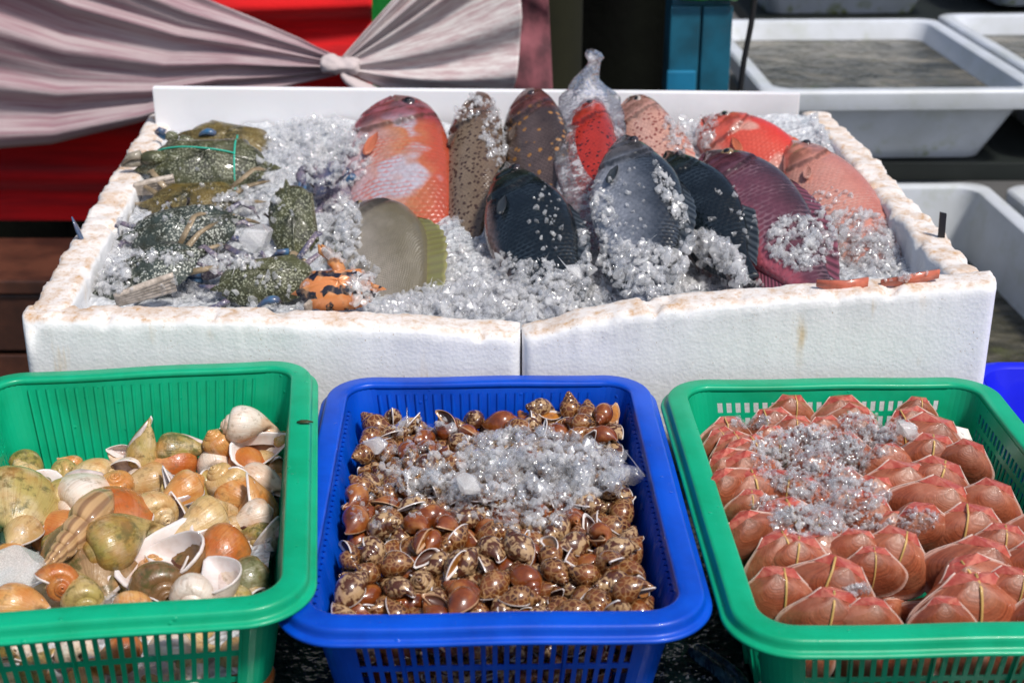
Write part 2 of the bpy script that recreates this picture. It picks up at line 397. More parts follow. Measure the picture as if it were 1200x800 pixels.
def mat_fin(name, a, b, k=260):
    t = NT(name); uv = t.coord('UV'); co = t.coord()
    r = t.math('PINGPONG', t.math('MULTIPLY', t.xyz(uv)[0], 16), .5)
    c = t.mix(t.sm(r, .1, .4), b, a)
    return t.done(t.pbr(c, .3, t.bump(r, .6, .003), coat=.7))

# ------------------------------------------------------------------ basket
def rrect(hw, hd, rad, nc=8, cols=()):
    """rounded rectangle, CCW from the front left corner's end; returns list of (x, y, side, t) where straight sides are split by cols"""
    out = []
    rad = min(rad, hw*.9, hd*.9)
    sides = [((-hw+rad, -hd), (hw-rad, -hd)), ((hw, -hd+rad), (hw, hd-rad)), ((hw-rad, hd), (-hw+rad, hd)), ((-hw, hd-rad), (-hw, -hd+rad))]
    cen = [(hw-rad, -hd+rad), (hw-rad, hd-rad), (-hw+rad, hd-rad), (-hw+rad, -hd+rad)]
    for k in range(4):
        a, b = sides[k]
        for t in cols[k]: out.append((a[0]+(b[0]-a[0])*t, a[1]+(b[1]-a[1])*t, k, t))
        a0 = -PI/2+k*PI/2
        for i in range(1, nc):
            an = a0+PI/2*i/nc; out.append((cen[k][0]+rad*math.cos(an), cen[k][1]+rad*math.sin(an), -1, 0))
    return out
def make_basket(name, loc, yaw, W, D, H, mat, label, group, open_back=True, open_side=True, slot=.0066, gap=.0050, lean=0.0, floor_lift=.0):
    root = empty(name, loc, label, 'basket', group); root.rotation_euler = (0, 0, yaw)
    rim_w = .030
    hwt, hdt = W/2-rim_w, D/2-rim_w         # inner top half sizes
    tap = .030                               # taper at the bottom
    # column parameters: alternate slot / bar on each side, a blank strip near the corners
    def cols(length, rad):
        L = length-2*rad; n = int((L-.002)/(slot+gap)); off = (L-n*(slot+gap)+gap)/2
        c = [0.0]; kind = [0]
        for i in range(n):
            c += [(off+i*(slot+gap))/L, (off+i*(slot+gap)+slot)/L]
        c.append(1.0); return c
    radt = .034
    cw, cd = cols(2*hwt, radt), cols(2*hdt, radt)
    C4 = [cw, cd, cw, cd]
    ref = rrect(hwt, hdt, radt, 8, C4); n = len(ref)
    # is the strip j -> j+1 a slot column
    slotc = []
    for j in range(n):
        a, b = ref[j], ref[(j+1) % n]
        ok = a[2] >= 0 and a[2] == b[2]
        if ok:
            idx = [i for i, q in enumerate(C4[a[2]]) if abs(q-a[3]) < 1e-9][0]; ok = idx % 2 == 1 and idx < len(C4[a[2]])-2
        side = a[2]
        slotc.append((ok, side))
    k_ = H-.16; zr = [0, .012+k_, .022+k_, .028+k_, .054+k_, .060+k_, .088+k_, .094+k_, .121+k_, .127+k_, .140+k_, .150+k_, H]
    holes_rows = {1, 3, 5, 7, 9}
    V = []; F = []; th = .0022
    def pt(j, z, off):
        k = z/H; x, y, s, t = rrect_cache(k)[j]
        xi, yi = x, y
        L = math.hypot(x, y)
        # outward offset along local normal approximated
        nx, ny = nrm[j]
        return (x+nx*off, y+ny*off, z)
    cache = {}
    def rrect_cache(k):
        if k not in cache:
            cache[k] = rrect(hwt-tap*(1-k), hdt-tap*(1-k), radt-.01*(1-k), 8, C4)
        return cache[k]
    nrm = []
    for j in range(n):
        a, b = ref[j-1], ref[(j+1) % n]; dx, dy = b[0]-a[0], b[1]-a[1]; l = math.hypot(dx, dy) or 1; nrm.append((dy/l, -dx/l))
    nz = len(zr)
    for i, z in enumerate(zr):
        for j in range(n): V.append(pt(j, z, 0))
    for i, z in enumerate(zr):
        for j in range(n): V.append(pt(j, z, th))
    O = nz*n
    def hole(i, j):
        if i not in holes_rows: return False
        ok, side = slotc[j]
        if not ok: return False
        if side == 2 and not open_back: return False
        if side in (1, 3) and not open_side: return False
        return True
    for i in range(nz-1):
        for j in range(n):
            q = (j+1) % n
            if hole(i, j):
                a, b, c, d = i*n+j, i*n+q, (i+1)*n+q, (i+1)*n+j
                F += [(a, b, b+O, a+O), (b, c, c+O, b+O), (c, d, d+O, c+O), (d, a, a+O, d+O)]
            else:
                F.append((i*n+j, (i+1)*n+j, (i+1)*n+q, i*n+q)); F.append((i*n+j+O, i*n+q+O, (i+1)*n+q+O, (i+1)*n+j+O))
    wall = mesh_obj('side_wall', V, F, mat, root, smooth=False)
    # ribs standing on the inside/outside: on blind walls raised ribs between sunk strips
    mb = MB()
    for j in range(n):
        ok, side = slotc[j]
        if side >= 0:
            blind = (side == 2 and not open_back) or (side in (1, 3) and not open_side)
            if blind and ok:
                q = (j+1) % n; jj = (j+2) % n
                if ref[jj][2] != side: continue
                # rib over the bar strip q..jj
                for (z0, z1) in ((.012, H-.012),):
                    ring = []
                    for z in (z0, z1):
                        k = z/H; A = rrect_cache(k)[q]; B = rrect_cache(k)[jj]; nx, ny = nrm[q]
                        ring.append([(A[0], A[1], z), (A[0]*.5+B[0]*.5-nx*.0042, A[1]*.5+B[1]*.5-ny*.0042, z), (B[0], B[1], z)])
                    mb.loft(ring, caps=False, closed=False)
    if mb.V: mb.build('inner_ribs', mat, root, smooth=True)
    # outer vertical stiffener ribs, every sixth bar, on the open sides
    cnt = 0
    for j in range(n):
        ok, side = slotc[j]
        if ok:
            cnt += 1
            if cnt % 7 == 4:
                q = (j+1) % n; jj = (j+2) % n
                if ref[jj][2] != side: continue
                ring = []
                for z in (.002, H-.006):
                    A = rrect_cache(z/H)[q]; B = rrect_cache(z/H)[jj]; nx, ny = nrm[q]; mx, my = (A[0]+B[0])/2, (A[1]+B[1])/2
                    tx, ty = -ny*.0011, nx*.0011
                    o0 = th-.0004; o1 = th+.004
                    ring.append([(mx+nx*o0-tx, my+ny*o0-ty, z), (mx+nx*o1-tx, my+ny*o1-ty, z), (mx+nx*o1+tx, my+ny*o1+ty, z), (mx+nx*o0+tx, my+ny*o0+ty, z)])
                mb = MB(); mb.loft(ring); mb.build('stiffener_rib', mat, root, smooth=False)
    # rim: swept profile
    prof = [(-.0012, -.006), (-.0012, -.0015), (-.0002, .0008), (.0018, .0018), (.010, .0014), (.0205, .0012), (.0228, .0006), (.0242, -.0010), (.0250, -.0040), (.0254, -.0085), (.0262, -.0098), (.0300, -.0104), (.0318, -.0114), (.0322, -.0135), (.0310, -.0152), (.0285, -.0154), (.0262, -.0140), (.0236, -.0110), (.0226, -.0040), (.0200, -.0012), (.0030, -.0010), (.0014, -.0060)]
    V = []; F = []; m = len(prof); NN = 20
    base = rrect(hwt, hdt, radt, NN, [np.linspace(0, 1, 14)]*4); nb = len(base)
    for j in range(nb):
        a, b = base[j-1], base[(j+1) % nb]; q0 = base[j]
        e1 = Vector((q0[0]-a[0], q0[1]-a[1])).normalized(); e2 = Vector((b[0]-q0[0], b[1]-q0[1])).normalized(); e = (e1+e2).normalized()
        nx, ny = e.y, -e.x
        for (o, z) in prof:
            wob = .0007*math.sin(base[j][0]*31+1)+.0006*math.sin(base[j][1]*23)
            V.append((base[j][0]+nx*o, base[j][1]+ny*o, H+z+wob))
    for j in range(nb):
        q = (j+1) % nb
        for i in range(m):
            k = (i+1) % m; F.append((j*m+i, q*m+i, q*m+k, j*m+k))
    rim = mesh_obj('rim', V, F, mat, root)
    mb = MB(); r0 = rrect(hwt-tap, hdt-tap, .035, 8, [(0, 1)]*4)
    mb.loft([[(x, y, .001) for x, y, _, _ in r0], [(x, y, .005) for x, y, _, _ in r0]]); mb.build('bottom', mat, root, smooth=False)
    return root

# ------------------------------------------------------------------ clam
def clam_geo(w, seed, infl=.30, hgt=.78):
    """bivalve, hinge up; x across, y thickness, z up. UV (u = 0 umbo .. 1 margin, v = 1 on the hinge facets)"""
    r0 = random.Random(seed)
    K = 30; T = 12
    sk = r0.uniform(-.06, .06)
    ex = r0.uniform(.92, 1.08)
    mar = []
    pts = [(-.255, .265), (-.33, .20), (-.43, .10), (-.505, -.04), (-.47, -.20), (-.32, -.34), (0, -.42), (.32, -.34), (.47, -.20), (.505, -.04), (.43, .10), (.33, .20), (.255, .265)]
    tt = np.linspace(0, 12, K); mx = sm_interp(tt, np.arange(13), [p[0] for p in pts]); mz = sm_interp(tt, np.arange(13), [p[1] for p in pts])
    V = []; F = []; UV = []
    for sgn in (1, -1):
        b = len(V); U = np.array((sk, sgn*-infl*.36, .362))
        for i in range(K):
            M = np.array((mx[i]*ex, 0, mz[i]*hgt/.78))
            Mm = M + np.array((0, sgn*-.012, 0))
            for j in range(T+1):
                t = j/T; P = U+(Mm-U)*t
                ln = np.linalg.norm(M-U)
                edge = math.sin(PI*i/(K-1))**.6
                bul = infl*.42*math.sin(PI*min(1, t**.8))*edge
                P = P+np.array((0, sgn*-bul, 0))
                P = P+np.array((0, sgn*-.004*math.sin(i*2.1+seed)*t, .004*math.sin(i*1.3+j)))
                V.append(P*w); UV.append((t, 0))
        for i in range(K-1):
            for j in range(T):
                F.append((b+i*(T+1)+j, b+i*(T+1)+j+1, b+(i+1)*(T+1)+j+1, b+(i+1)*(T+1)+j))
        # hinge facets : umbo - ear - hinge middle
        b2 = len(V); hz = .385
        E1 = np.array((mx[0]*ex, sgn*-.012, mz[0]*hgt/.78)); E2 = np.array((mx[-1]*ex, sgn*-.012, mz[-1]*hgt/.78)); Hm = np.array((sk*.8, 0, .376))
        T1 = np.array((-.150, sgn*-.004, .392)); T2 = np.array((.150, sgn*-.004, .388)); U2 = U+np.array((0, 0, .001))
        for P in (U2, E1, T1, Hm, T2, E2): V.append(P*w); UV.append((.5, 1))
        F += [(b2, b2+1, b2+2), (b2, b2+2, b2+3), (b2, b2+3, b2+4), (b2, b2+4, b2+5)]
    return V, F, UV
def clam_lip(w, seed):
    r0 = random.Random(seed)
    K = 40
    sk = r0.uniform(-.06, .06); ex = r0.uniform(.92, 1.08)
    pts = [(-.15, .388), (-.255, .268), (-.42, .115), (-.505, -.04), (-.47, -.20), (-.32, -.34), (0, -.42), (.32, -.34), (.47, -.20), (.505, -.04), (.42, .115), (.255, .268), (.15, .385)]
    tt = np.linspace(0, 12, K); mx = sm_interp(tt, np.arange(13), [p[0] for p in pts]); mz = sm_interp(tt, np.arange(13), [p[1] for p in pts])
    mb = MB()
    mb.tube([((mx[i]*ex*1.004)*w, (.004*math.sin(i*1.9))*w, (mz[i]*1.004)*w) for i in range(K)], [w*(.0075+.003*math.sin(i*1.1)) for i in range(K)], 8)
    return mb
def band_geo(w, xoff, infl=.30):
    mb = MB(); pts = []
    for k in range(15):
        t = k/14; z = .372-.79*t; y = -(infl*.36*(1-t)+infl*.43*math.sin(PI*t**.8)+.012)
        if k == 0: y = -.02; z = .388
        pts.append((xoff*w*(1-.2*t), y*w, z*w))
    mb.tube(pts, w*.0125, 6, flat=.6, flatdir=(0, 1, 0)); return mb

# ------------------------------------------------------------------ fish
def make_fish(name, head, tail, depth, dorsal, mat, finmat, label, prof='snapper', tilt=0, bend=0, thick=.42, eye=True, eyecol='eye_gold', fins=True, tailfin=True, eye_s=None, cat='fish', up=(0, -.45, .9), roll=0, Lscale=1.0, dfin=.12):
    head, tail = Vector(head), Vector(tail)
    L = (head-tail).length*Lscale
    ax = (tail-head).normalized()          # local x runs snout -> tail
    n = Vector(up); n = (n-ax*n.dot(ax)).normalized()      # flank that faces up
    dz = ax.cross(n)                        # one of the two dorsal directions
    if dz.x*dorsal < 0: dz = -dz
    q = Quaternion(ax, roll); dz = q @ dz
    y = dz.cross(ax)
    M = Matrix((ax, y, dz)).transposed().to_4x4(); M.translation = head
    root = empty(name, (0,0,0), label, cat); root.matrix_world = M
    fl = 1 if (M.to_3x3() @ Vector((0,1,0))).dot(Vector(up)) > 0 else -1     # local y sign of the flank we see
    S = {'snapper': ([0,.03,.10,.20,.32,.50,.70,.86,1], [.02,.16,.42,.74,.95,1.0,.80,.42,.27], [-.02,-.14,-.36,-.62,-.86,-1.0,-.78,-.38,-.25]),
         'parrot':  ([0,.03,.08,.18,.32,.50,.70,.86,1], [.14,.40,.62,.86,.98,1.0,.84,.50,.36], [-.10,-.34,-.55,-.80,-.97,-1.0,-.80,-.44,-.32]),
         'grouper': ([0,.03,.10,.20,.32,.50,.70,.86,1], [.10,.36,.64,.86,1.0,1.0,.80,.52,.42], [-.10,-.34,-.60,-.82,-.97,-1.0,-.74,-.46,-.38]),
         'tilapia': ([0,.03,.10,.20,.32,.50,.70,.86,1], [.03,.15,.36,.64,.92,1.0,.76,.42,.36], [-.05,-.20,-.42,-.66,-.86,-.92,-.66,-.36,-.30]),
         'tang':    ([0,.03,.10,.20,.32,.50,.70,.86,1], [.04,.20,.52,.86,1.0,1.0,.80,.38,.18], [-.05,-.20,-.50,-.78,-.98,-1.0,-.74,-.34,-.16]),
         'redhead': ([0,.03,.10,.20,.32,.50,.70,.86,1], [.10,.30,.58,.84,1.0,.98,.76,.44,.30], [-.12,-.36,-.66,-.86,-.98,-.96,-.72,-.40,-.28])}[prof]
    NS, NA = 90, 44
    V = []; UV = []; F = []
    s = np.linspace(0, 1, NS)**1.15
    top = sm_interp(s, S[0], S[1])*depth/2; bot = sm_interp(s, S[0], S[2])*depth/2
    th = sm_interp(s, [0,.05,.15,.3,.5,.75,1], [.13,.38,.78,1.0,.95,.52,.22])*depth*thick/2
    bendf = lambda x: bend*L*(x**2)
    gill = .265
    def surf(si, phi, i):
        x = s[i]; c, sn = math.cos(phi), math.sin(phi)
        mid = (top[i]+bot[i])/2; half = (top[i]-bot[i])/2
        z = mid+half*(abs(c)**.95)*(1 if c > 0 else -1); yy = th[i]*(abs(sn)**.82)*(1 if sn > 0 else -1)
        hh = c
        gp = gill-.07*hh**2-.02*hh        # gill cover edge curve
        if x < gp and x > .03: yy *= 1.0+.12*min(1, (x-.03)/.08)
        if 0 <= x-gp < .016: yy *= .90
        pre = gp-.10                       # preopercle groove
        if abs(x-pre) < .012: yy *= .93
        # mouth slit: starts at the snout, runs back and down
        ml = .115
        if x < ml:
            mz = -.12-.9*x/ml*.35
            if abs(hh-mz) < .16: yy *= .5+.5*(x/ml)
        return x, yy, z, hh
    for i in range(NS):
        for j in range(NA):
            x, yy, z, hh = surf(s[i], 2*PI*j/NA, i)
            V.append((x*L, yy, z+bendf(x))); UV.append((x*.36, hh))
    for i in range(NS-1):
        for j in range(NA):
            k = (j+1) % NA; F.append((i*NA+j, i*NA+k, (i+1)*NA+k, (i+1)*NA+j))
    F.append(tuple(range(NA))); F.append(tuple((NS-1)*NA+j for j in reversed(range(NA))))
    body = mesh_obj('body', V, F, mat, root, uv=UV); normals_out(body)
    def at(x, hh):
        i = int(np.argmin(abs(s-x))); mid = (top[i]+bot[i])/2; half = (top[i]-bot[i])/2
        return Vector((x*L, fl*th[i]*(max(0, 1-hh*hh)**.41)*(1.06 if x < gill else 1), mid+half*hh+bendf(x)))
    if eye:
        es = eye_s or depth*.07
        p = at(.125, .42)
        mb = MB(); rings = []
        for k in range(7):
            a = k/6*PI*.5; rings.append([(es*math.cos(a)*math.cos(b), fl*es*.5*math.sin(a), es*math.cos(a)*math.sin(b)) for b in np.linspace(0, 2*PI, 17)[:-1]])
        mb.loft(rings); e = mb.build('eye', MAT[eyecol], root, loc=p-Vector((0, fl*es*.12, 0)))
        mb = MB(); rings = [[(es*.5*r_*math.cos(b), fl*(es*.5+.0006-(.12*es)*(r_**2)), es*.5*r_*math.sin(b)) for b in np.linspace(0, 2*PI, 13)[:-1]] for r_ in (1.05, .6, .05)]
        mb.loft(rings); mb.build('pupil', MAT['pupil'], e)
    def sheet(nm, fn, nu, nv, t=.0011):
        V = []; UV2 = []; F = []
        for sg in (1, -1):
            for a in range(nu+1):
                for b in range(nv+1):
                    x, yy, z = fn(a/nu, b/nv); V.append((x, yy+sg*t*(1-.7*b/nv), z)); UV2.append((a/nu, b/nv))
        o = (nu+1)*(nv+1)
        for a in range(nu):
            for b in range(nv):
                i = a*(nv+1)+b; F.append((i, i+nv+1, i+nv+2, i+1)); F.append((i+o, i+1+o, i+nv+2+o, i+nv+1+o))
        for a in range(nu):
            i = a*(nv+1)+nv; F.append((i, i+nv+1, i+nv+1+o, i+o))
        m = mesh_obj(nm, V, F, finmat, root, uv=UV2); return m
    if fins:
        ti = lambda x: float(np.interp(x, s, top)); bi = lambda x: float(np.interp(x, s, bot))
        def dors(a, b):
            x = .30+.58*a; h = depth*dfin*(math.sin(PI*min(1, a*.9+.08))**.6)*(.86+.14*abs(math.sin(a*34)))
            return (x+.06*b)*L, .004*math.sin(a*9), ti(x)*.97+b*h+bendf(x)
        sheet('dorsal_fin', dors, 60, 5)
        def anal(a, b):
            x = .62+.26*a; h = depth*.10*math.sin(PI*min(1, a*.8+.15))
            return (x+.07*b)*L, 0, bi(x)*.97-b*h+bendf(x)
        sheet('anal_fin', anal, 20, 4)
        def pect(a, b):
            an = -.25-.75*(a-.3); p = at(.30, -.22); l = depth*.30*(.40+.60*math.sin(PI*min(1, max(0, a))))
            return p.x+math.cos(an)*l*b*1.1, p.y+fl*(.0015+.004*b), p.z+math.sin(an)*l*b
        sheet('pectoral_fin', pect, 14, 6)
    if tailfin:
        def tl(a, b):
            v = (a-.5)*2; zc = (top[-1]+bot[-1])/2
            return (1+ (.17+.07*v*v)*b*(1))*L-.002, .004*math.sin(v*4)*b, zc+v*(top[-1]-bot[-1])/2*(1+2.1*b)+bendf(1+.2*b)
        sheet('tail_fin', tl, 24, 7)
    return root

# ------------------------------------------------------------------ crab
def make_crab(name, pos, heading, w, mat, legmat, label, tilt=(0, 0), claws=True, legs=True, tips='claw_blue', string=False, claw_open=.4, hgt=.20, cat='crab', fold=0):
    root = empty(name, pos, label, cat); root.rotation_euler = (Matrix.Rotation(tilt[0], 3, 'X') @ Matrix.Rotation(tilt[1], 3, 'Y') @ Matrix.Rotation(heading, 3, 'Z')).to_euler()
    a, b = w/2, w*.27
    NT_, NR = 96, 16
    V = []; F = []; UV = []
    def outline(th):
        x, y = math.cos(th), math.sin(th)
        r = 1/((abs(x)/1.0)**2.3+(abs(y)/1.0)**2.3)**(1/2.3)
        X, Y = a*.86*x*r, b*y*r*(1.0 if y > 0 else .95)
        # front-side teeth
        if y > 0 and abs(x) > .28: k = 1+.045*max(0, math.sin(th*36)); X *= k; Y *= k
        # long side spines
        d = min(abs(th-.12), abs(th-(PI-.12)))
        if d < .11: X *= 1+.26*(1-d/.11)
        if y < -.75: Y = -b*.86
        return X, Y
    for side in (1, -1):
        for j in range(NR+1):
            t = j/NR
            for i in range(NT_):
                X, Y = outline(2*PI*i/NT_)
                if side > 0: z = w*hgt*(1-t**2.4)**.75 + w*.012*math.sin(X/a*5+1)*math.cos(Y/b*4)*(1-t)
                else: z = -w*.09*(1-t**2)**.6
                if side > 0:     # grooves between the regions
                    z -= w*.012*math.exp(-((abs(X)/a-.30-.08*math.cos(3*Y/b))/.05)**2)*(1-t)*min(1, max(0, (t-.2)*3))
                V.append((X*t if t else X*1e-3, Y*t if t else Y*1e-3, z)); UV.append((X, Y))
    o = (NR+1)*NT_
    for j in range(NR):
        for i in range(NT_):
            k = (i+1) % NT_
            F.append((j*NT_+i, (j+1)*NT_+i, (j+1)*NT_+k, j*NT_+k)); F.append((o+j*NT_+i, o+j*NT_+k, o+(j+1)*NT_+k, o+(j+1)*NT_+i))
    F.append(tuple(range(NT_))); F.append(tuple(o+i for i in reversed(range(NT_))))
    mesh_obj('carapace', V, F, mat, root, uv=UV)
    for sx in (-1, 1):
        mb = MB(); mb.tube([(sx*w*.06, b*.92, .01*w), (sx*w*.085, b*1.06, w*.05), (sx*w*.09, b*1.10, w*.075)], [w*.014, w*.013, w*.017], 8)
        mb.build('eye', MAT['crab_eye'], root)
    if claws:
        for sx in (-1, 1):
            mb = MB()
            sh = Vector((sx*w*.27, b*.70, -.02*w)); el = Vector((sx*w*.50, b*1.15, -.01*w)); wr = Vector((sx*w*.40, b*1.55, .01*w)); kn = Vector((sx*w*.16, b*1.50, .02*w))
            mb.tube([sh, sh*.55+el*.45, el], [w*.045, w*.062, w*.05], 10)
            mb.tube([el+(wr-el)*-.05, (el+wr)/2, wr], [w*.05, w*.062, w*.045], 10)
            pl = MB(); pl.tube([wr, wr*.7+kn*.3, wr*.35+kn*.65, kn], [w*.045, w*.075, w*.072, w*.045], 12, flat=.8)
            cl = mb.build('claw', legmat, root); pl.build('palm', legmat, cl)
            d = (kn-wr).normalized(); upv = Vector((0, .35+.3*claw_open, .2)).normalized()
            for sg in (1, -1):
                fb = MB(); e = kn+d*w*.17
                fb.tube([kn-d*w*.02+upv*sg*w*.026, kn+d*w*.09+upv*sg*w*(.055 if sg > 0 else .02), e+upv*sg*w*.006], [w*.034, w*.026, w*.005], 8)
                fb.build('claw_finger', MAT[tips], cl)
    if legs:
        for sx in (-1, 1):
            for k in range(4):
                y0 = b*(.45-.38*k); r_ = random.Random(len(label)*7+k+sx)
                sp = .62+.12*k+r_.uniform(-.05, .05)
                p0 = Vector((sx*w*.30, y0, -.03*w)); p1 = Vector((sx*w*.50, y0+b*(.35-.4*k), .0)); p2 = Vector((sx*w*.60, y0+b*(.25-.55*k), -.07*w)); p3 = Vector((sx*w*.64, y0+b*(.05-.65*k), -.16*w))
                mb = MB()
                if k < 3: mb.tube([p0, (p0+p1)/2, p1, p2, p3], [w*.026, w*.030, w*.024, w*.020, w*.005], 8, flat=.7)
                else:
                    mb.tube([p0, p0*.3+p1*.7, p1, p1*.55+p2*.45-Vector((0, 0, w*.03)), p1*.2+p2*.8-Vector((0, 0, w*.07))], [w*.028, w*.030, w*.026, w*.046, w*.012], 8, flat=.35, flatdir=(0, 0, 1))
                mb.build('leg' if k < 3 else 'swimming_paddle', legmat, root)
    if string:
        mb = MB()
        def over(x, y): 
            t = math.hypot(x/a/.86, y/b); return w*hgt*max(0, 1-min(1, t)**2.4)**.75+.002
        pts = [(-.22*w, y, over(-.22*w, y)) for y in np.linspace(-b*1.02, b*1.05, 16)]; mb.tube(pts, .0016, 6)
        pts = [(x, -.15*b-.30*b*(x/a), over(x, -.15*b-.30*b*(x/a))) for x in np.linspace(-.22*w, .46*w, 18)]; mb.tube(pts, .0014, 6)
        mb.build('green_string', MAT['string'], root)
    return root

# ------------------------------------------------------------------ make the materials
STY = mat_styro()
GREEN = mat_plastic('green_plastic', (.003, .37, .19), (.002, .28, .13))
BLUE = mat_plastic('blue_plastic', (.001, .075, .56), (.001, .045, .38))
ICE = mat_ice(); ICEC = mat_ice('clear_wet_ice', .04, .12); ICE2 = mat_ice('clear_ice', .03, .05); SLUSH = mat_icebed()
plain('pupil', (.004, .004, .005), .08, .8)
plain('eye_gold', (.30, .20, .10), .15, .8, 300, .7, .2)
plain('eye_dark', (.05, .035, .04), .12, .8, 300, .5)
plain('eye_pale', (.42, .36, .33), .12, .8, 300, .5)
plain('crab_eye', (.03, .02, .02), .1, .8)
plain('claw_blue', (.03, .12, .24), .3, .5, 70, .9, .3, 200, dark=(.12, .09, .12))
plain('claw_orange', (.55, .25, .09), .25, .6, 120, .6, .2, dark=(.30, .10, .03))
plain('string', (.03, .42, .30), .5)
plain('lip_white', (.74, .68, .66), .28, .5, 60, .5, .15, dark=(.55, .42, .36), sss=.1)
plain('lip_tan', (.55, .36, .22), .3, .5, 80, .7, .2, dark=(.35, .15, .06))
plain('hollow', (.10, .035, .02), .4, .4, 60, .7)
plain('hollow_white', (.62, .54, .52), .3, .5, 50, .7, dark=(.30, .16, .12))
plain('operculum', (.45, .18, .03), .22, .8, 120, .7, .25, dark=(.12, .03, .008))
plain('rubber', (.62, .40, .13), .45, .1, 60, .4)
plain('blk', (.012, .012, .013), .5)
plain('tan_fin', (.55, .14, .08), .3, .6, 90, .5)

# ------------------------------------------------------------------ world, sun, camera
sc = bpy.context.scene
SUN_EL, SUN_ROT = R(57), R(138)
w = bpy.data.worlds.new("World"); sc.world = w; w.use_nodes = True
nt = w.node_tree; bg = nt.nodes['Background']; sky = nt.nodes.new('ShaderNodeTexSky'); sky.sky_type = 'NISHITA'; sky.sun_disc = False
sky.sun_elevation = SUN_EL; sky.sun_rotation = SUN_ROT; sky.air_density = 1; sky.dust_density = 2.5; sky.ozone_density = 1
nt.links.new(sky.outputs[0], bg.inputs[0]); bg.inputs[1].default_value = .088
ld = bpy.data.lights.new('sun', 'SUN'); ld.energy = 2.7; ld.angle = R(7); ld.color = (1, .96, .90)
lo = bpy.data.objects.new('sun', ld); C.objects.link(lo)
sd = Vector((math.sin(SUN_ROT)*math.cos(SUN_EL), math.cos(SUN_ROT)*math.cos(SUN_EL), math.sin(SUN_EL)))
lo.rotation_euler = sd.to_track_quat('Z', 'Y').to_euler(); lo.location = sd*5
cd = bpy.data.cameras.new('camera'); cam = bpy.data.objects.new('camera', cd); C.objects.link(cam); sc.camera = cam
cd.sensor_width = 36; cd.lens = FOC/1200*36; cd.clip_start = .05; cd.clip_end = 300
cam.location = CAM; cam.rotation_euler = (PI/2-PITCH, 0, 0)
cd.dof.use_dof = True; cd.dof.focus_distance = 1.72; cd.dof.aperture_fstop = 5.8
sc.view_settings.view_transform = 'Standard'; sc.view_settings.look = 'None'; sc.view_settings.exposure = .40; sc.view_settings.gamma = 1
sc.cycles.max_bounces = 14; sc.cycles.transmission_bounces = 10; sc.cycles.transparent_max_bounces = 24; sc.cycles.glossy_bounces = 4; sc.cycles.diffuse_bounces = 6
sc.cycles.caustics_reflective = False; sc.cycles.caustics_refractive = False; sc.cycles.sample_clamp_indirect = 6
sc.cycles.use_denoising = True

# ------------------------------------------------------------------ setting
gm = plain('concrete', (.10, .095, .09), .8, 0, 3, .5, .3, 60)
mesh_obj('ground', [(-60,-60,-.9),(60,-60,-.9),(60,60,-.9),(-60,60,-.9)], [(0,1,2,3)], gm)['kind'] = 'structure'

def wet_dark():
    t = NT('wet_dark_tarp'); co = t.coord()
    c = t.ramp(t.noise(co, 9, 6, .65), [(.3, (.004, .010, .012)), (.6, (.010, .030, .034)), (.85, (.03, .055, .06))])
    h = t.math('ADD', t.noise(co, 16, 4, .6), t.math('MULTIPLY', t.vor(co, 90), .15))
    return t.done(t.pbr(c, .22, t.bump(h, .5, .02), coat=.3))
TARP = wet_dark()
WOODD = plain('dark_wet_wood', (.10, .035, .02), .5, .2, 8, .8, .4, 40, dark=(.012, .006, .005))
def table(x0, x1, y0, y1, label):
    t = empty('market_table', ((x0+x1)/2, (y0+y1)/2, -.9), label, 'table')
    cx, cy = (x0+x1)/2, (y0+y1)/2
    n = 60; V = []; F = []
    for j in range(n+1):
        for i in range(n+1):
            x = x0-cx+(x1-x0)*i/n; y = y0-cy+(y1-y0)*j/n
            V.append((x, y, .9+.0018*math.sin(x*37+math.sin(y*21)*2)-.002))
    for j in range(n):
        for i in range(n): a = j*(n+1)+i; F.append((a, a+1, a+n+2, a+n+1))
    mesh_obj('wet_tarp_cover', V, F, TARP, t)
    mb = MB(); mb.box(x0-cx, x1-cx, y0-cy, y1-cy, .85, .893); mb.build('tabletop', WOODD, t, False)
    for sx in (x0-cx+.03, x1-cx-.08):
        for sy in (y0-cy+.03, y1-cy-.08):
            mb = MB(); mb.box(sx, sx+.05, sy, sy+.05, 0, .85); mb.build('leg', WOODD, t, False)
table(-1.15, 1.25, .85, 1.84, 'low stall table under dark wet plastic carrying the three baskets')
table(-.64, .60, 1.852, 2.64, 'table under the back half of the styrofoam fish box')

# crumpled plastic strip between blue and green baskets
mb = MB(); 
t_ = NT('wet_blue_film'); co_ = t_.coord()
t_.done(t_.pbr(t_.mix(t_.sm(t_.noise(co_, 60, 4), .4, .7), (.008, .035, .055), (.05, .13, .19)), .12, t_.bump(t_.noise(t_.mapping(co_, (8, 1, 1)), 30, 4), .8, .01), coat=.8))
P = [atz(u, v, .03) for u, v in ((812, 735), (835, 752), (862, 770), (880, 800), (905, 850))]
rings = []
for i, p in enumerate(P):
    p = Vector((p.x, p.y, .0)); rings.append([p+Vector((dx, dx*.6, h+.004)) for dx, h in ((-.018, 0), (-.008, .012+.004*(i % 2)), (-.002, .006), (.006, .016-.005*(i % 2)), (.014, 0), (.0, -.001))])
mb.loft(rings); tag(mb.build('plastic_film', t_.m, None, sub=2), 'crumpled bluish plastic film lying between the blue basket and the clam basket', 'plastic film')

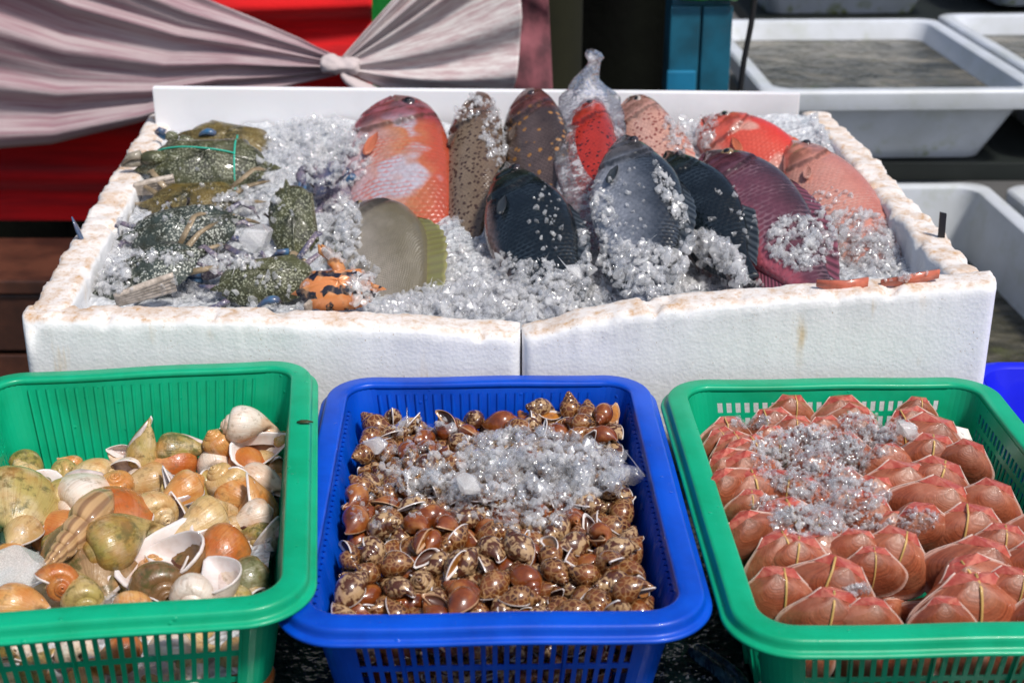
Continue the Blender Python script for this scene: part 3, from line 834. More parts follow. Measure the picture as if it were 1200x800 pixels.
# ------------------------------------------------------------------ styrofoam box
BOXM = lambda x, y: Vector((x, y, 0))
def prism_wall(name, A, Bp, thick, ztop, parent, zbot=0.0, seed=0, n=110, taper=.0, rough=.0022, endcap=.0):
    """wall from A to B (xy), thickness to the inner side (to the left of A->B), ztop(t) top height"""
    A, Bp = Vector((*A, 0)), Vector((*Bp, 0)); d = (Bp-A); L = d.length; d.normalize(); nr = Vector((-d.y, d.x, 0))
    from mathutils import noise as mn
    rings = []; L_ = L
    for i in range(n+1):
        t = i/n; p = A+d*(L*t); h = ztop(t)
        e = 1.0
        m = min(t, 1-t)*L
        prof = []
        rr = .009
        for (a, z) in [(0, zbot), (0, zbot+(h-zbot)*.25), (0, zbot+(h-zbot)*.5), (0, zbot+(h-zbot)*.75), (0, h-rr*2), (0, h-rr), (rr*.35, h-rr*.3), (rr, h), (thick*.35, h), (thick*.65, h), (thick-rr, h), (thick-rr*.3, h-rr*.3), (thick, h-rr), (thick, h-rr*2), (thick, h*.7), (thick, h*.45), (thick, zbot)]:
            off = taper*(1-(z-zbot)/(h-zbot))
            q = p+nr*(a+off*(1 if a < thick/2 else 0)); q.z = z
            nz = mn.noise(q*28+Vector((seed, 0, 0)))*rough*1.5+mn.noise(q*75+Vector((0, seed, 0)))*rough+mn.noise(q*190)*rough*.45
            if z > h-.03:
                chip = max(0, mn.noise(q*40+Vector((0, 0, seed*3)))-.32)*.030; q.z += nz*1.0-chip
                q += nr*(nz if a > thick/2 else -nz)
            else: q += nr*(nz*.5 if a > thick/2 else -nz*.5)
            prof.append(tuple(q))
        if m < endcap:      # round the outer end
            k = math.sqrt(max(0, 1-(1-m/endcap)**2))
            prof = [tuple(Vector(v)+nr*((1-k)*endcap if ((Vector(v)-p).dot(nr) < thick*.5) else 0)) for v in prof]
        rings.append(prof)
    mb = MB(); mb.loft(rings); return normals_out(mb.build(name, STY, parent))
box = empty('styrofoam_box', (0, 1.70, 0), 'big worn white styrofoam box of crabs and fish on ice', 'styrofoam box')
def loc(p): return (p[0], p[1]-1.70)
FL, FR_, BL, BR = (-.632, 1.682), (.622, 1.690), (-.668, 2.56), (.588, 2.60)
MID = (.012, 1.684)
zl = lambda t: float(np.interp(t, [0, .45, .8, 1], [.2225, .220, .209, .198]))
zr_ = lambda t: float(np.interp(t, [0, .05, .12, .25, .5, .75, 1], [.197, .203, .217, .232, .246, .258, .268]))
TH = .054
prism_wall('front_panel', loc(FL), loc((MID[0]-.0012, MID[1])), TH, zl, box, seed=3, n=150, rough=.0012, endcap=.014)
prism_wall('front_panel', loc((MID[0]+.0012, MID[1])), loc(FR_), TH, zr_, box, seed=11, n=150, rough=.0012, endcap=.014)
prism_wall('side_wall', loc((FR_[0]-.004, FR_[1]+.012)), loc(BR), .050, lambda t: float(np.interp(t, [0, .06, .15, .4, .7, 1], [.262, .262, .263, .266, .272, .262])), box, seed=5, n=150, rough=.0024)
prism_wall('side_wall', loc(BL), loc((FL[0]+.004, FL[1]+.012)), .052, lambda t: float(np.interp(t, [0, .1, .5, .9, 1], [.268, .262, .245, .228, .2235])), box, seed=8, n=150, rough=.0020)
prism_wall('back_wall', loc((BR[0]-.02, BR[1]-.01)), loc((BL[0]+.02, BL[1]-.01)), .045, lambda t: .235, box, seed=9, n=60)
mb = MB(); mb.box(-.60, .56, .03, .86, .002, .03); mb.build('bottom', STY, box, False)
# moulded ridge along the foot of the front

# white board standing inside the back
mb = MB(); z0 = .20
a = aty(178, 103, 2.50); b = aty(938, 110, 2.53)
t_ = NT('white_foam_board'); co_ = t_.coord()
BOARD = t_.done(t_.pbr(t_.mix(t_.sm(t_.noise(co_, 5, 4), .45, .75), (.84, .84, .87), (.70, .69, .72)), .55, t_.bump(t_.noise(co_, 120, 3), .15, .001), sss=.1))
mb.add([(a.x, a.y, .16), (b.x, b.y, .16), (b.x, b.y+.018, .16), (a.x, a.y+.018, .16), (a.x, a.y, a.z), (b.x, b.y, b.z), (b.x, b.y+.018, b.z), (a.x, a.y+.018, a.z)],
       [(0,3,2,1),(4,5,6,7),(0,1,5,4),(1,2,6,5),(2,3,7,6),(3,0,4,7)])
tag(mb.build('foam_board', BOARD, None, False, bevel=.002), 'clean white foam board upright behind the fish heads', 'foam board')
mb = MB(); p = aty(1110, 282, 1.86)
mb.loft([[(-.0045,-.002,-.02),(.0045,-.002,-.02),(.0045,.002,-.02),(-.0045,.002,-.02)], [(-.0065,-.002,.029),(.0025,-.002,.027),(.0025,.002,.027),(-.0065,.002,.029)]])
tag(mb.build('black_peg', MAT['blk'], None, False, loc=(p.x-.002, p.y+.02, .272)), 'small flat black peg stuck in the box wall rim', 'peg')

# ------------------------------------------------------------------ ice bed in the box
from mathutils import noise as mn
V = []; F = []; nx_, ny_ = 150, 105
def bedz(x, y):
    z = float(np.interp(y, [1.72, 1.80, 2.0, 2.3, 2.5], [.178, .186, .200, .232, .262]))
    z += .004*min(1, max(0, x))*1.0+ .010*math.sin(x*9+1)*math.sin(y*7)
    if x > .42: z += .02*(x-.42)/.15
    return z+mn.noise(Vector((x*14, y*14, 0)))*.010+mn.noise(Vector((x*60, y*60, 2)))*.006
for j in range(ny_+1):
    for i in range(nx_+1):
        y = 1.733+(2.50-1.733)*j/ny_; xl = -.578-.03*j/ny_; xr = .572-.03*j/ny_
        x = xl+(xr-xl)*i/nx_; V.append((x, y, bedz(x, y)))
for j in range(ny_):
    for i in range(nx_): a_ = j*(nx_+1)+i; F.append((a_, a_+1, a_+nx_+2, a_+nx_+1))
tag(mesh_obj('ice_bed', V, F, SLUSH), kind='stuff', label='slushy bed of ice filling the styrofoam box', cat='ice')

# ------------------------------------------------------------------ fish
f_parrot = mat_fish('orange_scaled', (.38, .060, .030), (.42, .165, .075), (.46, .33, .36), 92, .7, scale_col=(.46, .06, .025), bl=(-.75, .35), mott=.3, head=(.24, .05, .07), patch=((.40, .38, .44), 12, .55))
f_spot1 = mat_fish('brown_spotted', (.13, .085, .055), (.20, .145, .10), (.40, .34, .28), 170, .1, spots=((.045, .022, .014), 125, .30), head=(.16, .09, .07))
f_dark = mat_fish('dark_spotted', (.035, .022, .02), (.10, .07, .065), (.30, .22, .18), 170, .12, spots=((.30, .14, .04), 62, .20), head=(.14, .045, .045), mott=.5)
f_red = mat_fish('red_spotted', (.30, .02, .012), (.42, .03, .018), (.55, .20, .16), 150, .1, spots=((.05, .008, .008), 115, .24), head=(.40, .04, .02))
f_pink = mat_fish('pink_spotted', (.50, .26, .20), (.58, .34, .28), (.62, .46, .42), 140, .15, spots=((.20, .05, .04), 130, .26), head=(.42, .22, .18))
f_tang = mat_fish('grey_smooth', (.13, .11, .07), (.29, .255, .21), (.11, .09, .09), 330, .03, head=(.055, .04, .04), rough=.33, mott=.25)  # paler flank between darker back and belly imitates a sheen
f_black = mat_fish('black_scaled', (.003, .005, .006), (.006, .010, .014), (.26, .17, .16), 112, .6, bl=(-1.05, -.55), scale_col=(.035, .05, .065), head=(.018, .026, .022), rough=.2, mott=.4)
f_grey = mat_fish('grey_scaled', (.010, .013, .018), (.040, .050, .070), (.33, .35, .41), 112, .5, bl=(-.85, .50), scale_col=(.09, .11, .14), head=(.095, .09, .10), rough=.22, mott=.35)
f_purple = mat_fish('purple_scaled', (.040, .018, .024), (.12, .04, .06), (.40, .09, .12), 88, .75, bl=(-.8, .0), scale_col=(.26, .15, .18), head=(.105, .035, .05), rough=.22, mott=.3)
f_bright = mat_fish('bright_red', (.60, .035, .02), (.58, .08, .05), (.62, .34, .28), 110, .15, head=(.60, .11, .075), rough=.25, mott=.15, patch=((.62, .32, .26), 14, .60))
f_psnap = mat_fish('pink_scaled', (.48, .16, .12), (.56, .24, .19), (.60, .30, .24), 110, .45, scale_col=(.62, .46, .40), head=(.56, .22, .16), rough=.25, mott=.2)
n_grey = mat_fin('fin_grey', (.24, .23, .085), (.22, .20, .085)); n_blk = mat_fin('fin_black', (.012, .016, .02), (.05, .06, .07)); n_red = mat_fin('fin_red', (.5, .07, .03), (.62, .25, .12))
n_brown = mat_fin('fin_brown', (.14, .09, .06), (.05, .03, .02)); n_pink = mat_fin('fin_pink', (.52, .18, .14), (.62, .38, .30)); n_pur = mat_fin('fin_purple', (.22, .06, .09), (.09, .03, .04))
make_fish('fish', aty(460, 115, 2.43), aty(470, 345, 2.00), .185, 1, f_parrot, n_red, 'orange and red scaled fish nose up beside the crabs', 'parrot', eye=True, eyecol='eye_dark', up=(-.15, -.55, .8), thick=.5, bend=.03)
make_fish('fish', aty(560, 110, 2.43), aty(545, 335, 1.98), .104, 1, f_spot1, n_brown, 'slim brown grouper with small dark spots, its back turned out', 'grouper', up=(-.5, -.6, .6), thick=.72, eyecol='eye_dark')
make_fish('fish', aty(617, 107, 2.43), aty(655, 300, 2.05), .118, 1, f_dark, n_brown, 'dark brown grouper with orange spots behind the black fish', 'grouper', up=(-.5, -.6, .6), thick=.7, eyecol='eye_dark')
make_fish('fish', aty(690, 116, 2.40), aty(694, 325, 1.96), .100, 1, f_red, n_red, 'red grouper with black spots wrapped in a clear bag', 'grouper', up=(-.5, -.6, .6), thick=.8, eyecol='eye_dark')
make_fish('fish', aty(738, 116, 2.44), aty(800, 285, 2.12), .118, 1, f_pink, n_pink, 'pale pink fish with dark red freckles behind the grey fish', 'grouper', up=(-.5, -.5, .65), thick=.75, eyecol='eye_pale')
make_fish('fish', aty(414, 252, 2.13), aty(492, 412, 1.765), .185, 1, f_tang, n_grey, 'smooth grey brown round fish with a yellowish fin beside the crabs', 'tang', up=(-.35, -.72, .6), thick=.6, bend=-.10, eyecol='eye_gold', eye_s=.0085, dfin=.17, tailfin=False)
make_fish('fish', aty(594, 192, 2.14), aty(655, 392, 1.76), .138, 1, f_black, n_blk, 'black scaled fish with pale belly, second row by the seam', 'tilapia', up=(-.30, -.6, .75), thick=.52, bend=.02, eyecol='eye_dark', tailfin=False)
make_fish('fish', aty(734, 160, 2.14), aty(758, 358, 1.76), .142, 1, f_grey, n_blk, 'slate grey scaled fish with pale blue belly, mouth up', 'tilapia', up=(-.30, -.6, .75), thick=.5, bend=.015, eyecol='eye_dark', tailfin=False)
make_fish('fish', aty(782, 178, 2.16), aty(874, 330, 1.83), .112, 1, f_black, n_blk, 'blackish scaled fish half buried in ice behind the grey one', 'tilapia', up=(-.30, -.6, .75), thick=.5, eyecol='eye_dark', tailfin=False)
make_fish('fish', aty(828, 180, 2.17), aty(978, 352, 1.77), .138, 1, f_purple, n_pur, 'purple brown snapper with large net-like scales and open eye', 'redhead', up=(-.22, -.62, .75), thick=.5, bend=-.03, eyecol='eye_gold', eye_s=.0105, tailfin=False)
make_fish('fish', aty(824, 140, 2.44), aty(985, 262, 2.17), .135, 1, f_bright, n_red, 'bright red fish with big pale jaw in the far corner', 'redhead', up=(-.15, -.6, .75), thick=.6, eyecol='eye_pale', bend=0)
make_fish('fish', aty(922, 166, 2.34), aty(1062, 352, 1.84), .128, 1, f_psnap, n_pink, 'pale pink snapper leaning on the side wall of the box', 'snapper', up=(-.2, -.6, .75), thick=.55, bend=-.01, eyecol='eye_dark', tailfin=False)
# orange tail blades lying over the front rim
mb = MB()
for (pp, h_) in ((((955, 328), (990, 333), (1015, 327)), .006), (((1030, 328), (1065, 324), (1098, 317)), .005)):
    a3 = [aty(u, v, 1.722) for u, v in pp]; rings = []
    for i, q in enumerate(a3):
        k = (.5, 1, .75)[i]*h_*1.6; rings.append([(q.x, q.y-.012, q.z-k), (q.x, q.y-.013, q.z+k*.9), (q.x, q.y-.008, q.z+k*.9), (q.x, q.y-.007, q.z-k)])
    mb.loft(rings)
tag(mb.build('fish_fin', MAT['tan_fin'], None, True), 'reddish orange fin blades lying on the front rim below the snappers', 'fish fin')

# clear bag round the red grouper
t_ = NT('clear_bag'); co_ = t_.coord()
nr_ = t_.bump(t_.math('ADD', t_.noise(t_.mapping(co_, (1, 1, .35)), 55, 4, .7), t_.math('MULTIPLY', t_.noise(co_, 160, 2), .4)), 1.0, .012)
gl_ = t_.n('BsdfGlossy', None, {'Color': (.95, .95, 1, 1), 'Roughness': .13, 'Normal': nr_}).outputs[0]
df_ = t_.n('BsdfDiffuse', None, {'Color': (.75, .74, .78, 1)}).outputs[0]
tr_ = t_.n('BsdfTransparent', None, {'Color': (.97, .97, .98, 1)}).outputs[0]
fr_ = t_.n('Fresnel', None, {'IOR': 1.5, 'Normal': nr_}).outputs[0]
wk = t_.sm(t_.noise(t_.mapping(co_, (1, 1, .4)), 40, 5, .7), .48, .66)
m1 = t_.n('MixShader', None, {0: t_.math('ADD', t_.math('MULTIPLY', wk, .45), .06), 1: tr_, 2: df_}).outputs[0]
BAG = t_.done(t_.n('MixShader', None, {0: t_.math('ADD', t_.math('MULTIPLY', fr_, .9), .03, True), 1: m1, 2: gl_}).outputs[0])
h_, t2 = aty(690, 112, 2.38), aty(695, 318, 1.93)
rings = []; N_ = 44
top_ = aty(693, 58, 2.40)
for i in range(N_+1):
    k = i/N_
    if k < .28:
        q = k/.28; c_ = top_.lerp(h_, q); r_ = .004+.036*q**1.6+.010*math.exp(-((q-.12)/.1)**2)
        c_ = c_+Vector((.006*math.sin(q*7), 0, 0))
    else:
        q = (k-.28)/.72; c_ = h_.lerp(t2, q); r_ = .040+.018*math.sin(PI*min(1, q*1.2+.1))
    ring = []
    for j in range(36):
        a_ = 2*PI*j/36; w_ = 1+.12*math.sin(a_*5+i*.5)*(1 if k < .3 else .5)+.06*math.sin(a_*11+i*.9)
        ring.append((c_.x+r_*w_*math.cos(a_), c_.y+r_*w_*math.sin(a_)*.75-.004, c_.z+r_*w_*math.sin(a_)*(.25 if k > .28 else .15)+(.012 if k > .3 else 0)*max(0, math.sin(a_))))
    rings.append(ring)
mb = MB(); mb.loft(rings, caps=False)
tag(mb.build('plastic_bag', BAG, None, True), 'clear plastic bag twisted to a point over the red spotted grouper', 'plastic bag')

plain('claw_pale_', (.34, .30, .24), .35, .4, 140, .8, .3, 200, dark=(.16, .14, .10))
# ------------------------------------------------------------------ crabs
k_olive = mat_crab('crab_olive', (.080, .082, .034), (.33, .34, .24)); k_dark = mat_crab('crab_dark', (.040, .055, .048), (.50, .52, .46)); k_brown = mat_crab('crab_brown', (.14, .095, .02), (.25, .2, .08), True)
k_leg = mat_crab('crab_leg', (.17, .13, .17), (.45, .40, .38), True, dark=(.05, .07, .14)); k_legp = mat_crab('crab_leg_pale', (.36, .27, .17), (.5, .45, .36), False, dark=(.14, .10, .05)); k_str = mat_striped()
def crab(u, v, Y, hd, w, *a, **k): return make_crab('crab', aty(u, v, Y)+Vector((0, -.006, .010)), hd, w*1.2, *a, **k)
crab(243, 200, 2.26, R(184), .185, k_olive, k_leg, 'large olive crab bound with green string at the back', tilt=(.62, .06), string=True, hgt=.15, claws=False, legs=False)
crab(270, 172, 2.42, R(165), .15, k_brown, k_leg, 'dark brown crab behind the string-bound one, against the board', tilt=(.45, .0), claws=False, legs=False, hgt=.14)
crab(228, 243, 2.14, R(176), .140, k_brown, k_legp, 'mustard brown crab wedged under the string-bound crab', tilt=(.5, -.1), claws=False, hgt=.14)
crab(217, 278, 2.02, R(15), .150, k_dark, k_leg, 'dark crab with dense white speckles in the middle of the heap', tilt=(.55, .05), hgt=.15, claws=False)
crab(346, 264, 2.05, R(100), .118, k_olive, k_leg, 'rounded greenish crab next to the flat ice block', tilt=(.75, .0), claws=False, hgt=.16, legs=False)
crab(172, 330, 1.87, R(200), .150, k_dark, k_legp, 'black green crab in the near corner with a pale ridged claw', tilt=(.5, -.25), hgt=.16, claws=False)
crab(314, 334, 1.85, R(192), .125, k_olive, k_leg, 'olive speckled crab at the front edge beside the striped crab', tilt=(.65, .10), hgt=.17, claws=False)
crab(392, 228, 2.20, R(100), .10, k_leg, k_leg, 'purple blue crab half hidden between ice and orange fish', tilt=(.5, 0), hgt=.14)
crab(397, 345, 1.772, R(186), .098, k_str, MAT['claw_orange'], 'orange crab with black tiger stripes at the front edge', tilt=(.75, .1), hgt=.22, tips='claw_orange', claws=False, legs=False)
mb = MB(); A = aty(402, 325, 1.78); B = aty(394, 308, 1.79); D = aty(386, 300, 1.79)
mb.tube([A, A*.5+B*.5, B, B*.5+D*.5, D], [.006, .011, .009, .013, .007], 12, flat=.7); o_ = mb.build('crab_claw', MAT['claw_orange'], None, True, sub=1)
for du in (-1, 1):
    mb = MB(); mb.tube([D, D+Vector((-.006+du*.005, 0, .007)), D+Vector((-.012+du*.002, 0, .016))], [.006, .005, .0012], 10); mb.build('claw_finger', MAT['claw_orange'], o_, True)
tag(o_, 'knobbly orange claw raised above the tiger striped crab', 'crab claw')
def lay_claw(pts, Y, r, mat, label, tip='claw_blue'):
    P = [aty(u, v, Y)+Vector((0, -.004, .004)) for u, v in pts]; a, b, c, e = P; mb = MB()
    mb.tube([a, a*.4+b*.6, b], [r*.55, r*.8, r*.6], 10); mb.tube([b-(c-b)*.04, (b+c)/2, c], [r*.7, r*1.05, r*.75], 12, flat=.8)
    o = mb.build('crab_claw', mat, None, True, sub=1)
    up_ = Vector((0, -.3, 1)).normalized()
    for sg in (1, -1):
        mb = MB(); mb.tube([c-(e-c)*.08+up_*sg*r*.35, c*.5+e*.5+up_*sg*r*(.62 if sg > 0 else .2), e+up_*sg*r*.08], [r*.5, r*.36, r*.07], 9); mb.build('claw_finger', MAT[tip], o, True)
    tag(o, label, 'crab claw')
lay_claw([(222, 196), (196, 186), (165, 188), (143, 196)], 2.24, .017, k_olive, 'olive mottled claw pointing at the side wall beside the string', 'claw_pale_')
lay_claw([(250, 262), (226, 258), (198, 266), (170, 272)], 2.05, .013, k_leg, 'purple grey claw with blue fingers under the mustard crab')
lay_claw([(270, 306), (262, 318), (236, 326), (214, 330)], 1.90, .012, k_leg, 'mottled claw with blue fingers by the speckled crab')
lay_claw([(372, 236), (384, 218), (398, 208), (410, 200)], 2.16, .012, k_leg, 'purple claw with blue fingers next to the orange fish')
lay_claw([(230, 170), (210, 164), (194, 160), (182, 157)], 2.40, .013, k_olive, 'dark claw at the far end against the board corner')
lay_claw([(362, 318), (352, 306), (338, 300), (318, 304)], 1.90, .011, k_legp, 'sandy claw with blue fingers behind the striped crab')
# pale ridged claw segments and the lone blue leg standing by the side wall
mb = MB(); A = aty(100, 318, 1.95); B = aty(98, 285, 1.95); Cc = aty(84, 254, 1.95)
mb.tube([A+Vector((.008, 0, -.03)), A, B*.5+A*.5, B, B*.5+Cc*.5, Cc], [.007, .008, .0085, .005, .0055, .0012], 10, flat=.6)
tag(mb.build('loose_crab_claw', MAT['claw_blue'], None, True), 'single slim blue crab claw sticking up at the box side wall', 'crab claw')
def ridged(u0, v0, u1, v1, Y, r, label, col):
    p, q = aty(u0, v0, Y), aty(u1, v1, Y-.02); d = q-p; N__ = 14; mb = MB(); pts = [p+d*(i/N__) for i in range(N__+1)]
    for k in range(5):
        o = Vector((0, -.35, 1)).normalized()*((k-2)*r*.55)
        mb.tube([a_+o*(1-.45*i/N__) for i, a_ in enumerate(pts)], [r*(.38+.10*math.sin(PI*i/N__)) for i in range(N__+1)], 7)
    tag(mb.build('crab_claw', col, None, True), label, 'crab claw')
plain('claw_pale', (.55, .47, .40), .35, .4, 140, .8, .3, 200, dark=(.22, .18, .14))
ridged(205, 330, 135, 352, 1.80, .011, 'pale grooved claw across the near corner crab', MAT['claw_pale'])
ridged(392, 338, 357, 362, 1.76, .008, 'short white grooved claw leaning on the striped crab', MAT['claw_pale'])
ridged(205, 215, 158, 222, 2.20, .012, 'grey pink folded claws under the string-bound crab', MAT['claw_pale'])
for (u0, v0, u1, v1, Y, r, lb) in ((200, 262, 170, 268, 2.06, .008, 'slate blue claw pointing at the box side wall'), (330, 352, 300, 362, 1.79, .008, 'deep blue claw on the front rim beside the olive crab'), (418, 205, 402, 226, 2.2, .009, 'bright blue claw tip above the round greenish crab'), (255, 158, 232, 160, 2.40, .009, 'blue claw arched against the white board')):
    p, q = aty(u0, v0, Y), aty(u1, v1, Y); mb = MB(); m_ = (p+q)/2+Vector((0, -.005, .012))
    mb.tube([p, m_, q+Vector((0, 0, .001))], [r, r*1.1, r*.25], 10, flat=.75); tag(mb.build('crab_claw', MAT['claw_blue'], None, True, sub=1), lb, 'crab claw')

SIM = [[float(v) for v in r.split(',')] for r in '0.055,-0.208,0.017,0.901,0.320,-0.286,-0.061,0.870;-0.028,-0.208,0.013,0.379,-0.316,0.418,-0.763,0.890;-0.054,-0.184,0.013,0.055,0.183,0.556,-0.809,0.960;-0.053,-0.207,0.015,0.522,0.113,-0.811,0.239,0.880;0.006,-0.208,0.015,0.159,-0.394,0.263,-0.866,0.980;-0.105,-0.206,0.018,0.428,-0.717,-0.523,-0.171,1.070;0.081,-0.206,0.017,0.303,-0.336,-0.788,0.418,1.030;-0.014,-0.192,0.017,0.597,-0.788,-0.125,-0.081,1.050;-0.034,-0.190,0.022,0.241,-0.060,-0.201,-0.948,0.920;0.111,-0.180,0.014,0.810,-0.553,0.193,0.041,1.000;-0.060,-0.189,0.035,0.634,0.475,-0.460,-0.401,1.020;-0.093,-0.186,0.013,0.137,0.126,0.572,-0.799,0.870;-0.083,-0.208,0.016,0.197,0.551,0.687,0.431,0.880;0.088,-0.184,0.017,0.534,0.660,-0.523,0.072,1.000;-0.074,-0.191,0.015,0.293,0.859,0.126,0.401,0.860;0.002,-0.188,0.031,0.496,-0.608,0.611,0.102,1.050;-0.015,-0.211,0.033,0.615,-0.057,0.651,-0.442,0.930;0.030,-0.209,0.014,0.399,-0.758,-0.060,0.513,0.900;0.069,-0.202,0.054,0.131,-0.106,-0.576,0.800,1.030;0.130,-0.198,0.018,0.436,0.831,-0.163,0.304,1.110;0.101,-0.204,0.016,0.006,0.273,-0.840,-0.469,0.940;0.061,-0.188,0.015,0.845,-0.408,-0.291,0.186,0.970;-0.127,-0.188,0.013,0.465,-0.035,0.635,-0.616,0.890;-0.108,-0.189,0.037,0.850,0.222,-0.270,-0.394,0.940;-0.131,-0.207,0.015,0.837,-0.391,-0.298,0.242,0.920;0.138,-0.215,0.050,0.102,-0.242,-0.391,0.882,1.010;0.031,-0.214,0.035,0.187,-0.803,-0.079,-0.561,0.950;-0.066,-0.210,0.030,0.569,0.310,0.259,-0.716,0.990;0.084,-0.214,0.039,0.028,-0.755,-0.523,-0.396,0.920;0.063,-0.215,0.032,0.330,-0.746,0.119,-0.567,0.870;-0.086,-0.199,0.029,0.679,-0.623,0.354,-0.157,0.930;0.120,-0.210,0.034,0.588,0.404,0.548,0.437,1.060;-0.096,-0.214,0.046,0.251,0.909,0.237,0.233,0.940;0.039,-0.190,0.017,0.265,-0.714,0.521,0.385,0.930;-0.125,-0.204,0.034,0.017,0.601,-0.074,0.796,1.020;-0.136,-0.217,0.049,0.145,0.224,-0.083,-0.960,1.040;0.023,-0.194,0.026,0.370,0.199,-0.906,-0.055,0.930;-0.005,-0.218,0.054,0.053,0.514,-0.145,-0.844,1.010;0.129,-0.191,0.041,0.736,0.070,-0.611,0.285,1.020;0.028,-0.183,0.043,0.510,-0.194,0.234,-0.804,1.040;0.051,-0.219,0.054,0.321,-0.885,0.150,-0.303,0.940;0.074,-0.195,0.035,0.444,0.385,0.350,-0.730,0.920;0.050,-0.184,0.036,0.340,-0.819,-0.256,0.387,1.080;0.013,-0.201,0.048,0.727,0.274,-0.596,-0.203,0.980;-0.137,-0.189,0.052,0.447,0.292,0.679,-0.503,0.960;0.046,-0.203,0.041,0.202,-0.553,0.340,-0.733,0.890;-0.041,-0.211,0.031,0.429,-0.192,0.747,-0.470,0.890;-0.040,-0.194,0.043,0.098,-0.233,-0.608,0.753,0.860;-0.046,-0.219,0.054,0.220,-0.920,0.190,0.263,1.000;-0.076,-0.202,0.047,0.716,-0.651,-0.068,0.243,0.950;-0.018,-0.191,0.037,0.126,-0.356,-0.447,0.811,1.000;-0.026,-0.208,0.051,0.290,-0.042,0.800,-0.524,0.870;0.101,-0.196,0.041,0.496,-0.243,0.825,-0.119,0.980;0.099,-0.216,0.050,0.843,0.410,-0.166,-0.305,0.880;-0.115,-0.216,0.051,0.030,0.884,0.424,-0.192,0.920;0.116,-0.216,0.054,0.201,0.110,-0.363,0.903,0.940;-0.056,-0.180,0.052,0.194,0.580,0.773,0.170,0.890;-0.097,-0.189,0.052,0.160,-0.178,0.865,-0.441,1.040'.split(';')]

